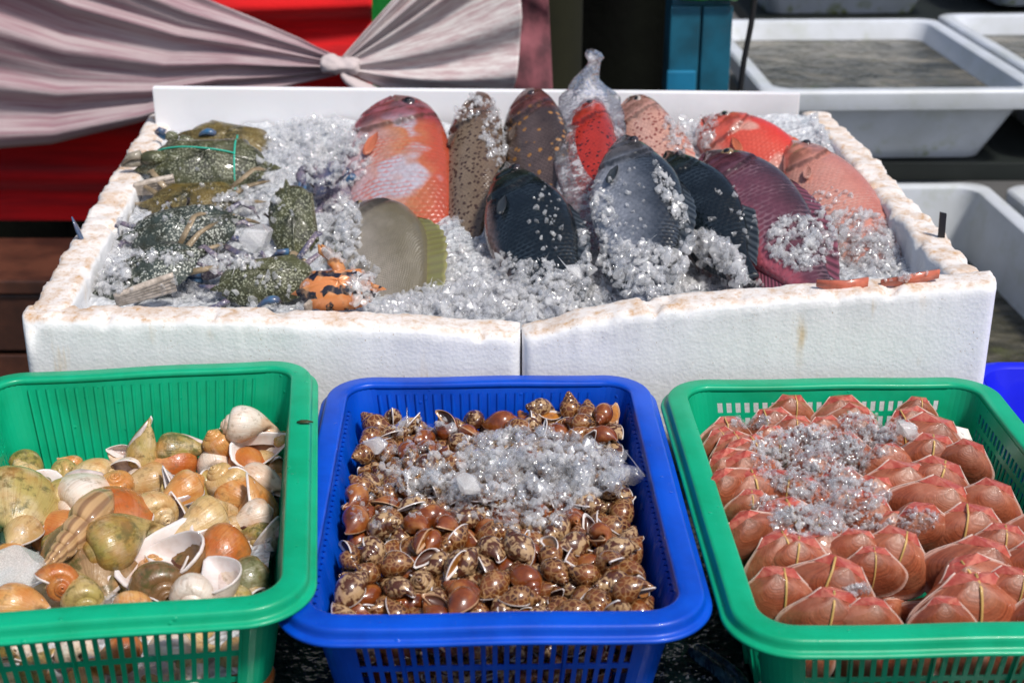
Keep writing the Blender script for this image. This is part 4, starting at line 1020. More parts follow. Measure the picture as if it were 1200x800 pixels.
SIM2 = [[float(v) for v in r.split(',')] for r in '-0.090,0.079,0.081,0.374,0.796,-0.171,-0.445,1.090;0.055,-0.203,0.077,0.626,0.301,-0.352,0.627,1.020;0.084,-0.188,0.076,0.771,-0.416,0.400,-0.269,1.120;-0.018,0.217,0.085,0.238,0.182,0.263,-0.917,1.160;-0.143,-0.143,0.083,0.446,0.629,0.186,-0.609,1.040;-0.038,0.069,0.079,0.751,-0.482,0.365,-0.265,1.180;-0.008,-0.119,0.084,0.172,0.694,-0.556,0.423,1.190;0.102,-0.102,0.082,0.468,-0.003,0.673,-0.572,1.220;-0.045,0.221,0.069,0.849,-0.053,-0.432,0.299,1.200;-0.010,-0.213,0.074,0.810,-0.478,0.312,-0.129,1.040;-0.049,0.132,0.078,0.300,-0.596,-0.679,-0.306,1.250;0.145,0.028,0.085,0.799,-0.444,-0.252,-0.319,1.240;0.144,0.139,0.076,0.570,-0.673,-0.455,-0.120,1.180;-0.012,-0.153,0.077,0.636,-0.348,-0.407,0.556,1.010;-0.055,-0.070,0.081,0.818,-0.498,0.277,-0.076,1.040;0.038,0.197,0.070,0.373,-0.535,-0.052,-0.756,1.150;0.080,0.218,0.067,0.285,-0.445,0.160,-0.834,1.100;0.020,0.076,0.079,0.334,-0.438,0.254,-0.795,1.070;0.022,0.220,0.073,0.900,0.181,0.396,0.018,1.100;-0.141,0.215,0.070,0.314,0.808,-0.286,0.408,1.190;-0.069,-0.185,0.076,0.682,-0.557,-0.132,0.454,1.110;-0.110,-0.082,0.083,0.455,0.289,-0.777,0.324,1.060;-0.035,-0.220,0.077,0.454,0.500,-0.729,-0.105,1.030;-0.024,-0.086,0.084,0.021,-0.510,0.562,0.651,1.070;0.038,-0.190,0.080,0.141,0.400,0.050,0.904,1.130;-0.100,-0.217,0.077,0.884,-0.299,-0.355,0.052,1.230;-0.144,0.018,0.084,0.783,-0.552,0.271,-0.093,1.150;-0.027,-0.137,0.081,0.174,-0.375,-0.426,-0.805,1.070;-0.066,0.182,0.072,0.229,0.259,-0.818,0.459,1.090;0.093,-0.159,0.081,0.418,-0.688,-0.213,-0.553,1.230;-0.029,-0.111,0.081,0.399,0.395,-0.730,0.389,1.010;0.145,0.213,0.082,0.706,-0.516,-0.403,-0.269,1.260;-0.082,0.058,0.082,0.267,-0.559,-0.376,-0.689,1.060;0.080,-0.217,0.075,0.582,-0.215,0.552,-0.557,1.180;0.016,-0.102,0.082,0.489,0.002,0.747,-0.449,1.210;-0.042,-0.016,0.085,0.031,-0.237,-0.554,0.798,1.270;-0.111,0.219,0.069,0.408,0.197,0.579,0.678,1.040;0.039,-0.087,0.084,0.500,0.241,-0.452,0.698,1.270;-0.002,0.037,0.084,0.669,-0.139,-0.449,0.576,1.270;-0.099,-0.138,0.079,0.682,-0.556,-0.135,0.456,1.230;-0.016,-0.180,0.078,0.185,0.329,-0.560,0.738,1.070;0.067,-0.078,0.085,0.010,0.190,-0.746,-0.638,1.160;-0.118,-0.036,0.087,0.459,0.563,0.684,0.067,1.150;0.052,0.132,0.072,0.785,-0.581,0.213,0.002,1.050;0.064,-0.173,0.078,0.470,0.010,-0.511,0.719,1.160;-0.011,0.093,0.081,0.743,0.412,-0.443,-0.286,1.220;0.015,-0.011,0.085,0.638,-0.544,-0.186,0.512,1.170;0.106,0.128,0.073,0.744,-0.618,0.053,0.250,1.130;0.141,0.185,0.069,0.004,-0.231,-0.501,0.834,1.160;-0.081,-0.202,0.081,0.786,0.151,-0.298,-0.520,1.020;0.063,0.085,0.090,0.762,-0.110,0.336,0.542,1.040;0.144,-0.064,0.088,0.635,-0.162,0.490,0.575,1.060;-0.032,0.039,0.081,0.438,-0.130,0.544,-0.704,1.050;-0.143,0.044,0.091,0.236,0.331,-0.251,-0.879,1.200;0.009,-0.185,0.081,0.574,-0.141,-0.429,-0.683,1.170;-0.058,-0.213,0.077,0.483,-0.099,-0.646,-0.583,1.030;0.123,0.151,0.073,0.669,-0.534,-0.304,-0.417,1.120;0.064,-0.222,0.097,0.739,0.129,-0.599,-0.281,1.160;0.145,0.077,0.080,0.367,0.760,0.370,-0.387,1.020;0.068,-0.021,0.083,0.823,-0.528,0.207,0.025,1.020;-0.079,0.034,0.085,0.431,0.343,-0.735,-0.395,1.080;-0.084,-0.160,0.079,0.835,0.163,-0.500,0.163,1.010;-0.075,-0.013,0.084,0.728,-0.362,0.456,-0.363,1.140;0.046,-0.119,0.080,0.312,-0.136,-0.533,0.774,1.210;-0.091,0.041,0.103,0.558,-0.377,-0.397,-0.623,1.230;0.144,-0.089,0.085,0.277,-0.297,-0.835,0.370,1.190;-0.028,-0.202,0.082,0.317,-0.321,0.067,-0.890,1.110;-0.125,-0.145,0.081,0.404,-0.264,0.831,0.278,1.070;-0.048,-0.127,0.081,0.515,-0.386,-0.540,-0.542,1.080;0.126,0.218,0.069,0.681,-0.160,-0.423,-0.576,1.070;-0.002,-0.225,0.096,0.391,0.436,0.545,0.600,1.090;0.016,-0.221,0.078,0.456,0.505,0.732,0.024,1.060;-0.127,-0.066,0.083,0.315,-0.760,0.248,-0.512,1.010;0.089,0.075,0.080,0.221,-0.617,-0.304,0.692,1.210;-0.108,0.112,0.076,0.270,0.017,0.550,-0.790,1.280;0.019,0.172,0.074,0.427,-0.264,-0.766,0.401,1.250;0.070,0.108,0.079,0.701,0.691,0.177,0.014,1.140;0.072,-0.112,0.084,0.426,0.545,-0.703,0.165,1.190;0.098,0.044,0.084,0.225,0.751,0.468,0.407,1.030;-0.144,0.147,0.074,0.434,0.223,-0.369,0.791,1.140;-0.144,0.114,0.079,0.343,-0.416,0.788,0.298,1.180;-0.136,0.179,0.070,0.338,0.151,0.644,-0.669,1.200;0.039,0.153,0.078,0.810,0.342,0.352,-0.321,1.130;-0.026,0.149,0.073,0.528,-0.347,-0.728,0.267,1.040;-0.041,0.093,0.078,0.803,0.136,-0.477,0.330,1.020;0.069,0.048,0.084,0.649,0.746,-0.071,0.132,1.140;0.141,-0.190,0.084,0.546,0.081,0.506,0.663,1.270;-0.059,-0.119,0.101,0.046,-0.608,-0.361,-0.706,1.130;-0.000,0.219,0.070,0.356,-0.754,-0.538,0.120,1.040;0.118,-0.127,0.100,0.415,-0.882,-0.153,-0.160,1.250;-0.016,-0.010,0.086,0.567,0.192,-0.723,0.345,1.000;0.126,-0.216,0.074,0.719,-0.565,-0.083,0.396,1.090;0.004,0.195,0.069,0.735,-0.458,0.389,-0.315,1.260;0.021,-0.075,0.087,0.231,0.848,0.265,-0.397,1.280;0.099,-0.126,0.080,0.864,-0.139,-0.447,0.185,1.030;-0.098,-0.057,0.088,0.121,0.125,-0.491,-0.853,1.140;0.105,0.200,0.070,0.146,0.740,0.056,0.654,1.180;-0.001,0.116,0.078,0.181,-0.778,-0.057,-0.598,1.210;-0.115,0.038,0.085,0.786,-0.049,-0.442,0.429,1.260;-0.063,0.102,0.081,0.290,-0.739,-0.448,0.411,1.270;-0.095,-0.182,0.079,0.049,0.551,-0.703,0.447,1.050;0.144,-0.011,0.089,0.002,-0.599,-0.622,0.505,1.250;-0.140,-0.116,0.080,0.671,-0.129,-0.493,0.539,1.100;-0.027,-0.055,0.086,0.558,-0.271,-0.680,-0.391,1.210;-0.063,0.206,0.067,0.863,-0.297,-0.406,-0.046,1.020;-0.067,-0.101,0.081,0.822,-0.535,0.188,0.051,1.240;0.073,0.194,0.069,0.627,-0.592,-0.129,0.490,1.270;-0.011,0.064,0.081,0.749,-0.512,0.258,-0.333,1.250;0.067,0.223,0.094,0.543,0.536,-0.268,-0.588,1.230;0.049,0.219,0.075,0.087,0.276,-0.296,-0.910,1.150;0.041,-0.220,0.083,0.860,0.374,0.268,-0.221,1.130;-0.059,-0.162,0.083,0.637,0.189,-0.341,0.665,1.180;-0.062,0.077,0.081,0.139,-0.390,0.812,0.413,1.030;-0.140,-0.090,0.086,0.494,0.721,-0.019,-0.486,1.170;0.019,-0.132,0.085,0.077,-0.210,-0.442,-0.869,1.250;-0.144,-0.046,0.083,0.819,-0.512,0.257,-0.022,1.090;0.117,-0.175,0.077,0.014,0.209,0.566,-0.797,1.190;-0.095,0.141,0.073,0.206,-0.361,-0.428,0.802,1.190;-0.024,0.198,0.068,0.175,-0.350,-0.440,0.808,1.270;0.122,0.013,0.083,0.577,-0.268,0.508,-0.581,1.080;0.140,-0.159,0.082,0.506,0.841,-0.188,0.025,1.190;-0.139,-0.169,0.079,0.780,-0.083,-0.564,-0.257,1.040;0.101,0.224,0.088,0.927,-0.111,-0.010,0.358,1.210;-0.139,0.072,0.081,0.330,0.197,0.754,-0.533,1.210;-0.149,-0.108,0.102,0.381,0.629,-0.347,0.582,1.050;-0.084,-0.078,0.084,0.369,0.126,-0.695,0.604,1.270;-0.006,-0.071,0.081,0.819,-0.544,0.159,0.092,1.010;-0.147,-0.036,0.103,0.713,-0.658,0.226,-0.082,1.250;-0.108,0.174,0.069,0.330,-0.449,-0.361,0.748,1.010;-0.085,0.193,0.071,0.445,0.320,0.817,0.179,1.090;-0.073,-0.223,0.093,0.802,0.110,0.114,-0.576,1.090;-0.142,-0.160,0.100,0.789,-0.486,0.259,-0.273,1.260;-0.066,-0.045,0.083,0.812,-0.500,0.297,-0.041,1.110;0.054,0.173,0.072,0.635,-0.531,-0.395,-0.398,1.220;-0.041,0.170,0.069,0.106,0.148,0.529,-0.829,1.090;-0.129,-0.221,0.074,0.648,-0.547,-0.175,0.499,1.070;0.139,-0.118,0.085,0.208,-0.652,0.466,0.561,1.250;0.001,-0.150,0.096,0.703,-0.593,0.305,-0.246,1.200;0.124,0.093,0.084,0.857,0.430,0.266,-0.103,1.210;-0.030,0.120,0.078,0.373,-0.073,0.819,0.430,1.160;0.122,0.041,0.083,0.664,0.389,-0.538,0.344,1.040;-0.062,0.155,0.075,0.235,-0.686,-0.547,0.417,1.140;0.075,0.142,0.073,0.832,-0.436,-0.330,0.097,1.130;-0.118,0.194,0.067,0.413,-0.599,-0.215,0.651,1.030;-0.004,-0.092,0.098,0.679,-0.726,-0.057,0.092,1.240;0.035,-0.147,0.097,0.139,-0.174,0.771,-0.597,1.170;0.049,0.102,0.077,0.787,-0.479,-0.229,-0.314,1.070;-0.116,-0.051,0.105,0.759,0.035,0.543,-0.358,1.190;-0.092,-0.033,0.085,0.882,-0.025,-0.466,-0.063,1.020;0.044,-0.054,0.082,0.721,-0.564,-0.082,0.394,1.050;0.021,-0.041,0.083,0.123,-0.294,-0.523,0.790,1.090;-0.083,0.122,0.078,0.888,0.329,-0.322,-0.021,1.100;0.118,-0.025,0.086,0.344,-0.544,-0.561,-0.520,1.120;0.025,0.099,0.075,0.368,-0.203,-0.469,0.777,1.000;0.018,-0.157,0.079,0.735,0.050,-0.482,0.473,1.100;-0.038,0.148,0.092,0.698,-0.420,-0.527,-0.242,1.030;0.130,0.020,0.108,0.026,0.377,-0.803,-0.460,1.260;0.018,0.202,0.090,0.494,-0.356,0.568,-0.554,1.250;0.114,0.114,0.090,0.460,-0.260,-0.573,0.627,1.110;-0.039,-0.179,0.077,0.100,-0.332,-0.518,0.782,1.150;-0.044,0.049,0.095,0.697,-0.615,0.103,-0.354,1.010;0.009,0.099,0.093,0.726,-0.661,0.112,-0.149,1.170;0.045,-0.028,0.085,0.818,-0.428,-0.384,0.026,1.120;-0.076,0.136,0.090,0.364,-0.819,0.382,0.228,1.140;-0.111,-0.164,0.081,0.292,0.074,0.872,0.386,1.130;-0.111,0.063,0.083,0.325,-0.454,-0.740,0.375,1.140;-0.141,-0.013,0.085,0.819,-0.503,0.134,-0.240,1.140;0.140,0.110,0.077,0.044,-0.301,0.354,-0.884,1.240;0.147,0.163,0.087,0.632,-0.603,-0.451,-0.186,1.140;-0.079,0.161,0.090,0.399,-0.142,-0.583,0.694,1.020;-0.114,-0.011,0.085,0.726,-0.565,-0.073,0.385,1.230;-0.046,-0.224,0.096,0.614,0.448,0.648,0.047,1.140;0.103,-0.185,0.095,0.080,0.226,0.608,-0.757,1.190;-0.014,0.168,0.074,0.419,0.501,0.029,0.756,1.180;0.145,0.061,0.092,0.373,-0.123,-0.664,0.636,1.030;-0.004,-0.037,0.084,0.067,-0.259,-0.542,0.796,1.280;-0.120,0.153,0.076,0.131,0.318,-0.775,0.530,1.210;0.058,-0.102,0.099,0.559,0.673,-0.195,0.443,1.160;-0.021,0.011,0.085,0.535,-0.327,-0.412,0.661,1.170;-0.145,-0.194,0.080,0.026,0.518,-0.725,0.453,1.180;0.028,0.052,0.082,0.379,-0.749,-0.300,-0.454,1.060;0.122,-0.141,0.080,0.135,-0.431,-0.509,-0.733,1.040;0.095,-0.053,0.087,0.452,0.879,-0.144,0.043,1.240;-0.068,0.038,0.102,0.419,-0.727,0.432,0.330,1.160;0.103,-0.206,0.079,0.378,-0.833,-0.255,-0.313,1.070;0.112,-0.227,0.088,0.237,-0.128,-0.012,-0.963,1.020;0.042,0.039,0.083,0.479,-0.141,-0.757,0.421,1.060;-0.056,-0.197,0.095,0.447,0.810,0.194,0.326,1.090;0.113,0.178,0.068,0.563,-0.253,0.513,-0.596,1.000;-0.126,-0.133,0.097,0.072,0.308,0.171,-0.933,1.060;0.141,0.185,0.103,0.536,0.766,0.051,-0.350,1.190;0.025,-0.096,0.104,0.821,-0.504,-0.256,-0.072,1.220;-0.126,-0.098,0.100,0.446,0.270,-0.511,0.683,1.250;-0.053,0.179,0.095,0.310,0.845,-0.184,0.396,1.210;0.116,0.063,0.082,0.487,-0.494,-0.569,0.442,1.180;0.106,-0.003,0.097,0.215,-0.419,0.511,-0.719,1.200;0.027,-0.172,0.094,0.486,-0.559,0.491,-0.458,1.060;0.119,-0.083,0.084,0.293,0.357,0.792,0.399,1.030;-0.029,0.108,0.101,0.167,-0.428,0.603,0.652,1.190;0.097,0.159,0.076,0.725,-0.010,0.655,0.211,1.100;0.132,-0.178,0.103,0.313,-0.808,-0.221,0.447,1.260;0.101,0.066,0.104,0.333,0.059,-0.784,-0.520,1.240;-0.098,0.127,0.093,0.708,-0.676,0.102,-0.178,1.030;-0.042,-0.095,0.085,0.625,0.561,0.336,-0.427,1.010;0.004,0.146,0.073,0.710,-0.422,0.420,-0.376,1.270;0.114,-0.070,0.102,0.021,0.165,-0.788,-0.593,1.120;-0.142,0.203,0.088,0.820,-0.450,-0.276,0.222,1.240;0.143,-0.222,0.090,0.402,-0.061,-0.358,0.841,1.210;0.003,-0.058,0.098,0.571,-0.399,0.504,-0.511,1.050;-0.091,0.101,0.093,0.910,-0.033,-0.057,0.409,1.080;0.096,0.102,0.078,0.705,0.520,-0.435,-0.209,1.020;-0.026,0.171,0.093,0.384,-0.133,-0.775,-0.484,1.110;-0.087,0.170,0.073,0.161,-0.391,0.782,-0.458,1.060;-0.034,0.023,0.098,0.635,-0.644,0.043,-0.425,1.070;-0.033,-0.158,0.092,0.755,-0.467,-0.437,0.144,1.100;0.009,0.131,0.094,0.602,-0.761,-0.020,-0.239,1.050;-0.073,-0.140,0.088,0.368,0.093,-0.331,0.864,1.250;-0.110,-0.108,0.082,0.530,-0.364,-0.260,-0.720,1.040;-0.085,0.219,0.070,0.724,-0.054,-0.395,-0.563,1.090;-0.045,0.203,0.085,0.615,-0.307,0.616,-0.385,1.030;0.052,-0.144,0.081,0.062,-0.825,0.293,0.479,1.050;0.103,0.092,0.097,0.634,-0.209,-0.718,0.197,1.110;-0.026,-0.028,0.098,0.698,-0.259,0.665,-0.046,1.040;0.090,-0.018,0.086,0.228,0.158,-0.489,0.827,1.160;0.121,0.200,0.089,0.894,-0.448,0.012,-0.001,1.220;0.022,-0.204,0.085,0.182,-0.757,0.588,-0.218,1.090;-0.082,-0.051,0.103,0.476,-0.693,0.307,0.446,1.180;0.120,-0.154,0.095,0.456,-0.297,-0.548,0.635,1.190;0.122,-0.201,0.097,0.003,-0.074,0.960,0.270,1.140;-0.030,-0.186,0.100,0.639,-0.676,0.108,-0.352,1.260;-0.013,0.138,0.091,0.119,-0.110,-0.672,0.723,1.140;0.013,0.018,0.083,0.761,-0.501,0.344,-0.226,1.060;-0.103,-0.121,0.100,0.708,-0.228,-0.667,0.046,1.100;0.094,-0.140,0.100,0.417,0.471,0.745,0.222,1.120;-0.031,-0.125,0.103,0.365,-0.532,-0.246,-0.724,1.260;0.082,0.158,0.091,0.394,0.266,-0.610,0.634,1.040;0.124,-0.058,0.082,0.121,-0.129,0.538,-0.824,1.060;-0.053,0.018,0.083,0.782,-0.548,0.278,-0.106,1.130;-0.067,-0.088,0.105,0.405,-0.606,-0.348,-0.590,1.240;0.079,-0.137,0.081,0.514,0.282,0.810,-0.004,1.000;0.059,0.123,0.092,0.208,-0.103,-0.525,0.819,1.120;0.097,0.185,0.083,0.284,-0.337,-0.502,-0.744,1.020;-0.117,-0.195,0.076,0.205,-0.342,-0.490,0.775,1.180;-0.096,-0.157,0.096,0.615,-0.709,-0.163,0.304,1.030;0.080,-0.202,0.095,0.421,-0.107,0.632,-0.641,1.250;0.114,0.172,0.095,0.195,0.549,-0.451,-0.676,1.190;0.069,-0.046,0.091,0.626,0.275,-0.618,0.387,1.150;-0.111,0.013,0.086,0.187,-0.730,0.321,-0.573,1.070;0.011,0.062,0.097,0.327,-0.427,-0.528,0.657,1.140;0.038,0.114,0.097,0.241,0.694,0.506,-0.452,1.130;-0.150,0.004,0.107,0.502,-0.391,0.660,0.400,1.270;0.127,-0.099,0.098,0.596,-0.461,-0.601,0.267,1.190;-0.122,0.091,0.080,0.867,-0.339,-0.361,0.050,1.250;-0.065,-0.027,0.100,0.584,-0.350,0.574,-0.455,1.100;0.038,0.173,0.094,0.179,-0.183,0.732,-0.631,1.120;-0.083,0.007,0.091,0.390,-0.679,0.111,-0.612,1.140;-0.042,-0.076,0.100,0.591,0.439,-0.661,0.150,1.090;0.077,0.170,0.075,0.358,0.350,-0.276,-0.820,1.010;-0.099,0.207,0.086,0.311,0.557,-0.752,-0.164,1.000;0.037,0.089,0.097,0.676,-0.049,-0.611,0.409,1.250;-0.042,0.086,0.099,0.407,-0.074,0.706,-0.574,1.190;-0.143,0.169,0.090,0.107,-0.371,-0.618,0.685,1.050;0.078,0.018,0.087,0.201,-0.099,-0.752,0.620,1.230;-0.011,0.079,0.103,0.292,0.832,-0.338,-0.328,1.090;-0.115,0.184,0.086,0.392,-0.633,0.161,-0.648,1.010;-0.059,0.046,0.080,0.054,-0.096,0.489,-0.866,1.000;-0.146,0.109,0.101,0.044,-0.363,-0.497,0.787,1.120;0.042,-0.163,0.077,0.751,-0.376,0.475,-0.265,1.000;-0.124,0.133,0.086,0.602,-0.195,-0.641,0.434,1.040;0.087,0.120,0.089,0.759,0.610,-0.095,0.208,1.010;0.055,0.021,0.097,0.668,-0.219,-0.534,-0.469,1.180;-0.142,-0.219,0.096,0.490,-0.104,-0.745,-0.440,1.200;0.064,-0.134,0.100,0.465,0.257,0.725,-0.438,1.090;0.036,0.010,0.087,0.332,-0.487,-0.724,-0.359,1.100;0.049,0.063,0.087,0.311,0.940,-0.033,0.134,1.100;0.069,0.064,0.103,0.494,-0.086,-0.508,0.700,1.260;0.088,-0.080,0.095,0.490,-0.650,0.540,-0.215,1.200;-0.050,-0.053,0.101,0.453,-0.852,0.223,-0.140,1.170;0.104,0.143,0.096,0.013,-0.881,0.194,0.431,1.170;0.029,0.128,0.076,0.303,0.774,-0.176,0.527,1.120;0.105,0.028,0.096,0.103,-0.296,-0.722,0.617,1.230;0.136,-0.039,0.087,0.242,-0.640,0.586,-0.434,1.190;0.051,0.195,0.090,0.551,0.460,-0.414,0.560,1.060;-0.088,-0.114,0.085,0.251,-0.583,-0.701,0.327,1.130;0.059,0.154,0.095,0.377,0.745,-0.548,0.051,1.020;0.002,0.006,0.103,0.403,-0.477,0.428,-0.653,1.250;0.052,-0.005,0.089,0.861,0.501,0.058,0.074,1.050;-0.122,0.223,0.087,0.107,-0.767,0.616,0.145,1.040;-0.073,0.080,0.098,0.249,-0.128,-0.677,0.680,1.220;0.133,0.147,0.096,0.722,-0.527,-0.443,0.066,1.010'.split(';')]
# ------------------------------------------------------------------ baskets
BH = .16
bl_loc, bl_yaw = (-.0225, 1.368, 0), R(1.5)
lf_loc, lf_yaw = (-.424, 1.354, 0), R(7.0)
rt_loc, rt_yaw = (.404, 1.356, 0), R(1.6)
make_basket('basket', bl_loc, bl_yaw, .412, .565, BH, BLUE, 'blue plastic basket of small brown snails between two green ones', 'plastic baskets in the front row', open_back=False, open_side=False)
make_basket('basket', lf_loc, lf_yaw, .420, .575, BH+.018, GREEN, 'green plastic basket holding large pear shaped conches', 'plastic baskets in the front row', open_back=False)
make_basket('basket', rt_loc, rt_yaw, .425, .575, BH, GREEN, 'green plastic basket packed with reddish banded clams', 'plastic baskets in the front row')

ORD = 'first second third fourth fifth sixth seventh eighth ninth tenth eleventh twelfth thirteenth fourteenth fifteenth sixteenth seventeenth eighteenth nineteenth twentieth'.split()
ORD += ['twenty-'+o for o in ORD[:9]]+['thirtieth']+['thirty-'+o for o in ORD[:9]]

# ------------------------------------------------------------------ small snails (settled heap)
bb = [mat_baby('netted_snail', 0), mat_baby('spotted_snail', 1), mat_baby('chestnut_snail', 2)]
look = ['netted brown', 'cream and brown spotted', 'glossy chestnut']
protos = []
for m_i in range(3):
    for g_i in range(2):
        geo = shell_geo(*BABY, 1.55, 4, 18, .040, seed=g_i)
        o, _, _ = make_shell('sea_snail', geo, bb[m_i], MAT['lip_white'] if m_i != 2 else MAT['lip_tan'], MAT['hollow'], MAT['operculum'], op=g_i)
        protos.append((o, m_i))
Mb = Matrix.Translation(Vector(bl_loc)) @ Matrix.Rotation(bl_yaw, 4, 'Z')
snails = []; used = set()
for i, row in enumerate(SIM+SIM2):
    x, y, z, qw, qx, qy, qz, s_ = row
    top_ = i >= len(SIM)
    if not top_ and not (y < -.185 and z < .052 and abs(x) < .128): continue
    pi = (0, 1, 0, 2, 3, 4, 0, 2, 5, 1, 3, 4)[(i*7) % 12]
    lift = (.027+.014*(y+.25)/.5+.010*math.exp(-((x-.12)**2+(y-.2)**2)/.004)) if top_ else .046
    M = Mb @ Matrix.Translation(Vector((x*(1.0 if top_ else 1.04), y*(1.0 if top_ else 1.03), z+lift))) @ Quaternion((qw, qx, qy, qz)).to_matrix().to_4x4() @ Matrix.Scale(s_*1.12, 4)
    o = protos[pi][0]
    if pi in used: o = copy_thing(o)
    used.add(pi); o.matrix_world = M; snails.append((o, protos[pi][1]))
bpy.context.view_layer.update()
dg = bpy.context.evaluated_depsgraph_get()
def root_of(o):
    while o.parent: o = o.parent
    return o
hits = {}
for v in range(440, 800, 3):
    for u in range(350, 830, 3):
        h = sc.ray_cast(dg, CAM, ray(u, v).normalized(), distance=4)
        if h[0]:
            r_ = root_of(h[4]); 
            if r_.name.startswith('sea_snail'): hits[r_.name] = hits.get(r_.name, 0)+1
def kill(o):
    for c in list(o.children): kill(c)
    bpy.data.objects.remove(o)
vis = [(o, m_) for o, m_ in snails if hits.get(o.name, 0) >= 1]
vis.sort(key=lambda q: -hits[q[0].name])
vis = vis[:300]; keep = {o.name for o, _ in vis}
for o, _ in snails:
    if o.name not in keep: kill(o)
print('snails visible', len(vis), 'of', len(snails))
# labels by rows counted from the front rim
rows = {}
for o, m_ in vis:
    u, v = proj(o.matrix_world.translation)
    below = v > 722
    rows.setdefault(('b', int((v-722)//24)) if below else ('t', int((722-v)//19)), []).append((u, o, m_))
for (k, ri), L_ in rows.items():
    L_.sort(key=lambda q: q[0])
    for n_, (u, o, m_) in enumerate(L_):
        if k == 't': lb = '%s snail in blue basket, %s row from front, %s from conch side' % (look[m_], ORD[min(ri, 38)], ORD[min(n_, 38)])
        else: lb = '%s snail behind blue lattice, %s slot row, %s from conch side' % (look[m_], ORD[ri], ORD[min(n_, 38)])
        tag(o, lb, 'sea snail', 'small brown snails heaped in the blue basket')
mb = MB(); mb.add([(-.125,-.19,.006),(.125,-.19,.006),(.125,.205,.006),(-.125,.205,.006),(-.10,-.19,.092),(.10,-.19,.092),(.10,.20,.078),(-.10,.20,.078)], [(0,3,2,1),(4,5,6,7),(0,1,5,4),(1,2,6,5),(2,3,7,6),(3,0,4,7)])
plain('dark_gap_fill', (.10, .045, .02), .4, .5, 60, .9, .8, 90, dark=(.02, .01, .006))  # plain block under the snails, coloured dark so the gaps look deep
o = mb.build('dark_core_block', MAT['dark_gap_fill'], None, False); o.location = bl_loc; o.rotation_euler = (0, 0, bl_yaw)
tag(o, 'dark brown block added inside the blue basket to darken gaps between snails', 'filler block', kind='stuff')
sn = mesh_obj; 
# ------------------------------------------------------------------ conches
cm = {'orange': mat_conch('conch_orange', (.52, .20, .045), (.60, .33, .11)), 'deep': mat_conch('conch_deep', (.42, .10, .015), (.50, .20, .05), white=.12),
      'tan': mat_conch('conch_tan', (.46, .27, .10), (.52, .36, .17)), 'olive': mat_conch('conch_olive', (.38, .30, .09), (.48, .34, .13), moss=.6),
      'moss': mat_conch('conch_mossy', (.30, .25, .06), (.42, .24, .08), moss=1.0), 'white': mat_conch('conch_white', (.74, .66, .58), (.68, .52, .40), white=.5),
      'dark': mat_conch('conch_dark', (.16, .08, .03), (.28, .16, .07), moss=.7), 'cream': mat_conch('conch_cream', (.56, .36, .14), (.64, .48, .26), white=.35),
      'auger': mat_auger(), 'green': mat_conch('turban_green', (.17, .17, .08), (.26, .25, .14), moss=.6)}
UN = .10
GEO = {'pear': (PEAR, 1.75, 4, 30, 1.05, None), 'fat': (FATP, 1.75, 4, 30, 1.12, None), 'flare': (FATP, 1.75, 4, 34, 1.42, None), 'auger': (SPIRE, 1.32, 8, 26, 1.0, (5, .10)), 'turban': (TURB, 1.6, 4, 28, 1.1, None), 'baby': (BABY, 1.55, 4, 22, 1.1, None)}
pc = {}; conches = []
def conch(kind, col, apex, tip, za, zt, roll, label, lip='lip_white', op=0, inner='hollow_white', s=1.0, size=None):
    key = (kind, col, lip, op, inner)
    A, T = atz(*apex, za), atz(*tip, zt)
    lim = lambda p: 1.553+.12*(p.x+.43)
    if A.y > lim(A): A = aty(*apex, lim(A))
    if T.y > lim(T): T = aty(*tip, lim(T))
    if key not in pc:
        g = GEO[kind]; geo = shell_geo(*g[0], g[1], g[2], g[3], UN, axial=g[5], flare=g[4])
        o, _, _ = make_shell('conch' if kind != 'auger' else 'spire_shell', geo, cm[col], MAT[lip], MAT[inner], MAT['operculum'], op=op, wide=(kind == 'flare' or inner == 'hollow')); pc[key] = o
    else: o = copy_thing(pc[key])
    ax = (A-T); L = ax.length; ax.normalize()
    if size: L = size; T = A-ax*L
    n_ = Vector((0, -.5, .87)); n_ = (n_-ax*n_.dot(ax)).normalized()
    # roll: 0 = opening faces the eye, 180 = back of the shell up
    n_ = Quaternion(ax, R(roll)) @ n_
    x_ = n_.cross(ax)
    M = Matrix((x_, n_, ax)).transposed().to_4x4(); M.translation = (A+T)/2
    o.matrix_world = M @ Matrix.Scale(L/UN*s*1.15, 4)
    tag(o, label, 'seashell', 'large conches in the green basket'); conches.append(o); return o
c_ = conch
c_('flare', 'white', (262, 498), (336, 505), .085, .080, -15, 'big white conch with open mouth against the far basket wall', inner='hollow')
c_('pear', 'olive', (166, 556), (180, 494), .075, .115, 170, 'olive orange conch standing narrow end up against the far wall')
c_('pear', 'moss', (176, 531), (250, 530), .088, .090, 185, 'orange conch with a dark green mossy back below the far wall')
c_('fat', 'orange', (246, 507), (275, 545), .080, .070, 200, 'round orange conch behind the cream spiral one')
c_('pear', 'orange', (236, 560), (178, 596), .100, .088, 170, 'smooth orange conch pointing to the near side, centre of the heap')
c_('fat', 'cream', (250, 549), (282, 585), .110, .062, 120, 'cream conch showing its round spiral top', size=.062)
c_('pear', 'tan', (200, 556), (128, 574), .080, .080, 195, 'dull tan conch under the smooth orange one')
c_('pear', 'cream', (262, 592), (196, 638), .104, .092, 175, 'large pale yellow conch below the cream spiral')
c_('fat', 'orange', (256, 578), (300, 592), .078, .078, 160, 'orange conch lying behind the pale yellow one')
c_('fat', 'deep', (278, 538), (312, 572), .082, .078, 20, 'orange brown conch with pale hole near the far corner')
c_('fat', 'tan', (330, 540), (300, 556), .070, .075, 190, 'plain tan conch near the far corner of the basket')
c_('fat', 'olive', (322, 512), (345, 525), .060, .060, 190, 'tan olive conch tucked under the big white one')
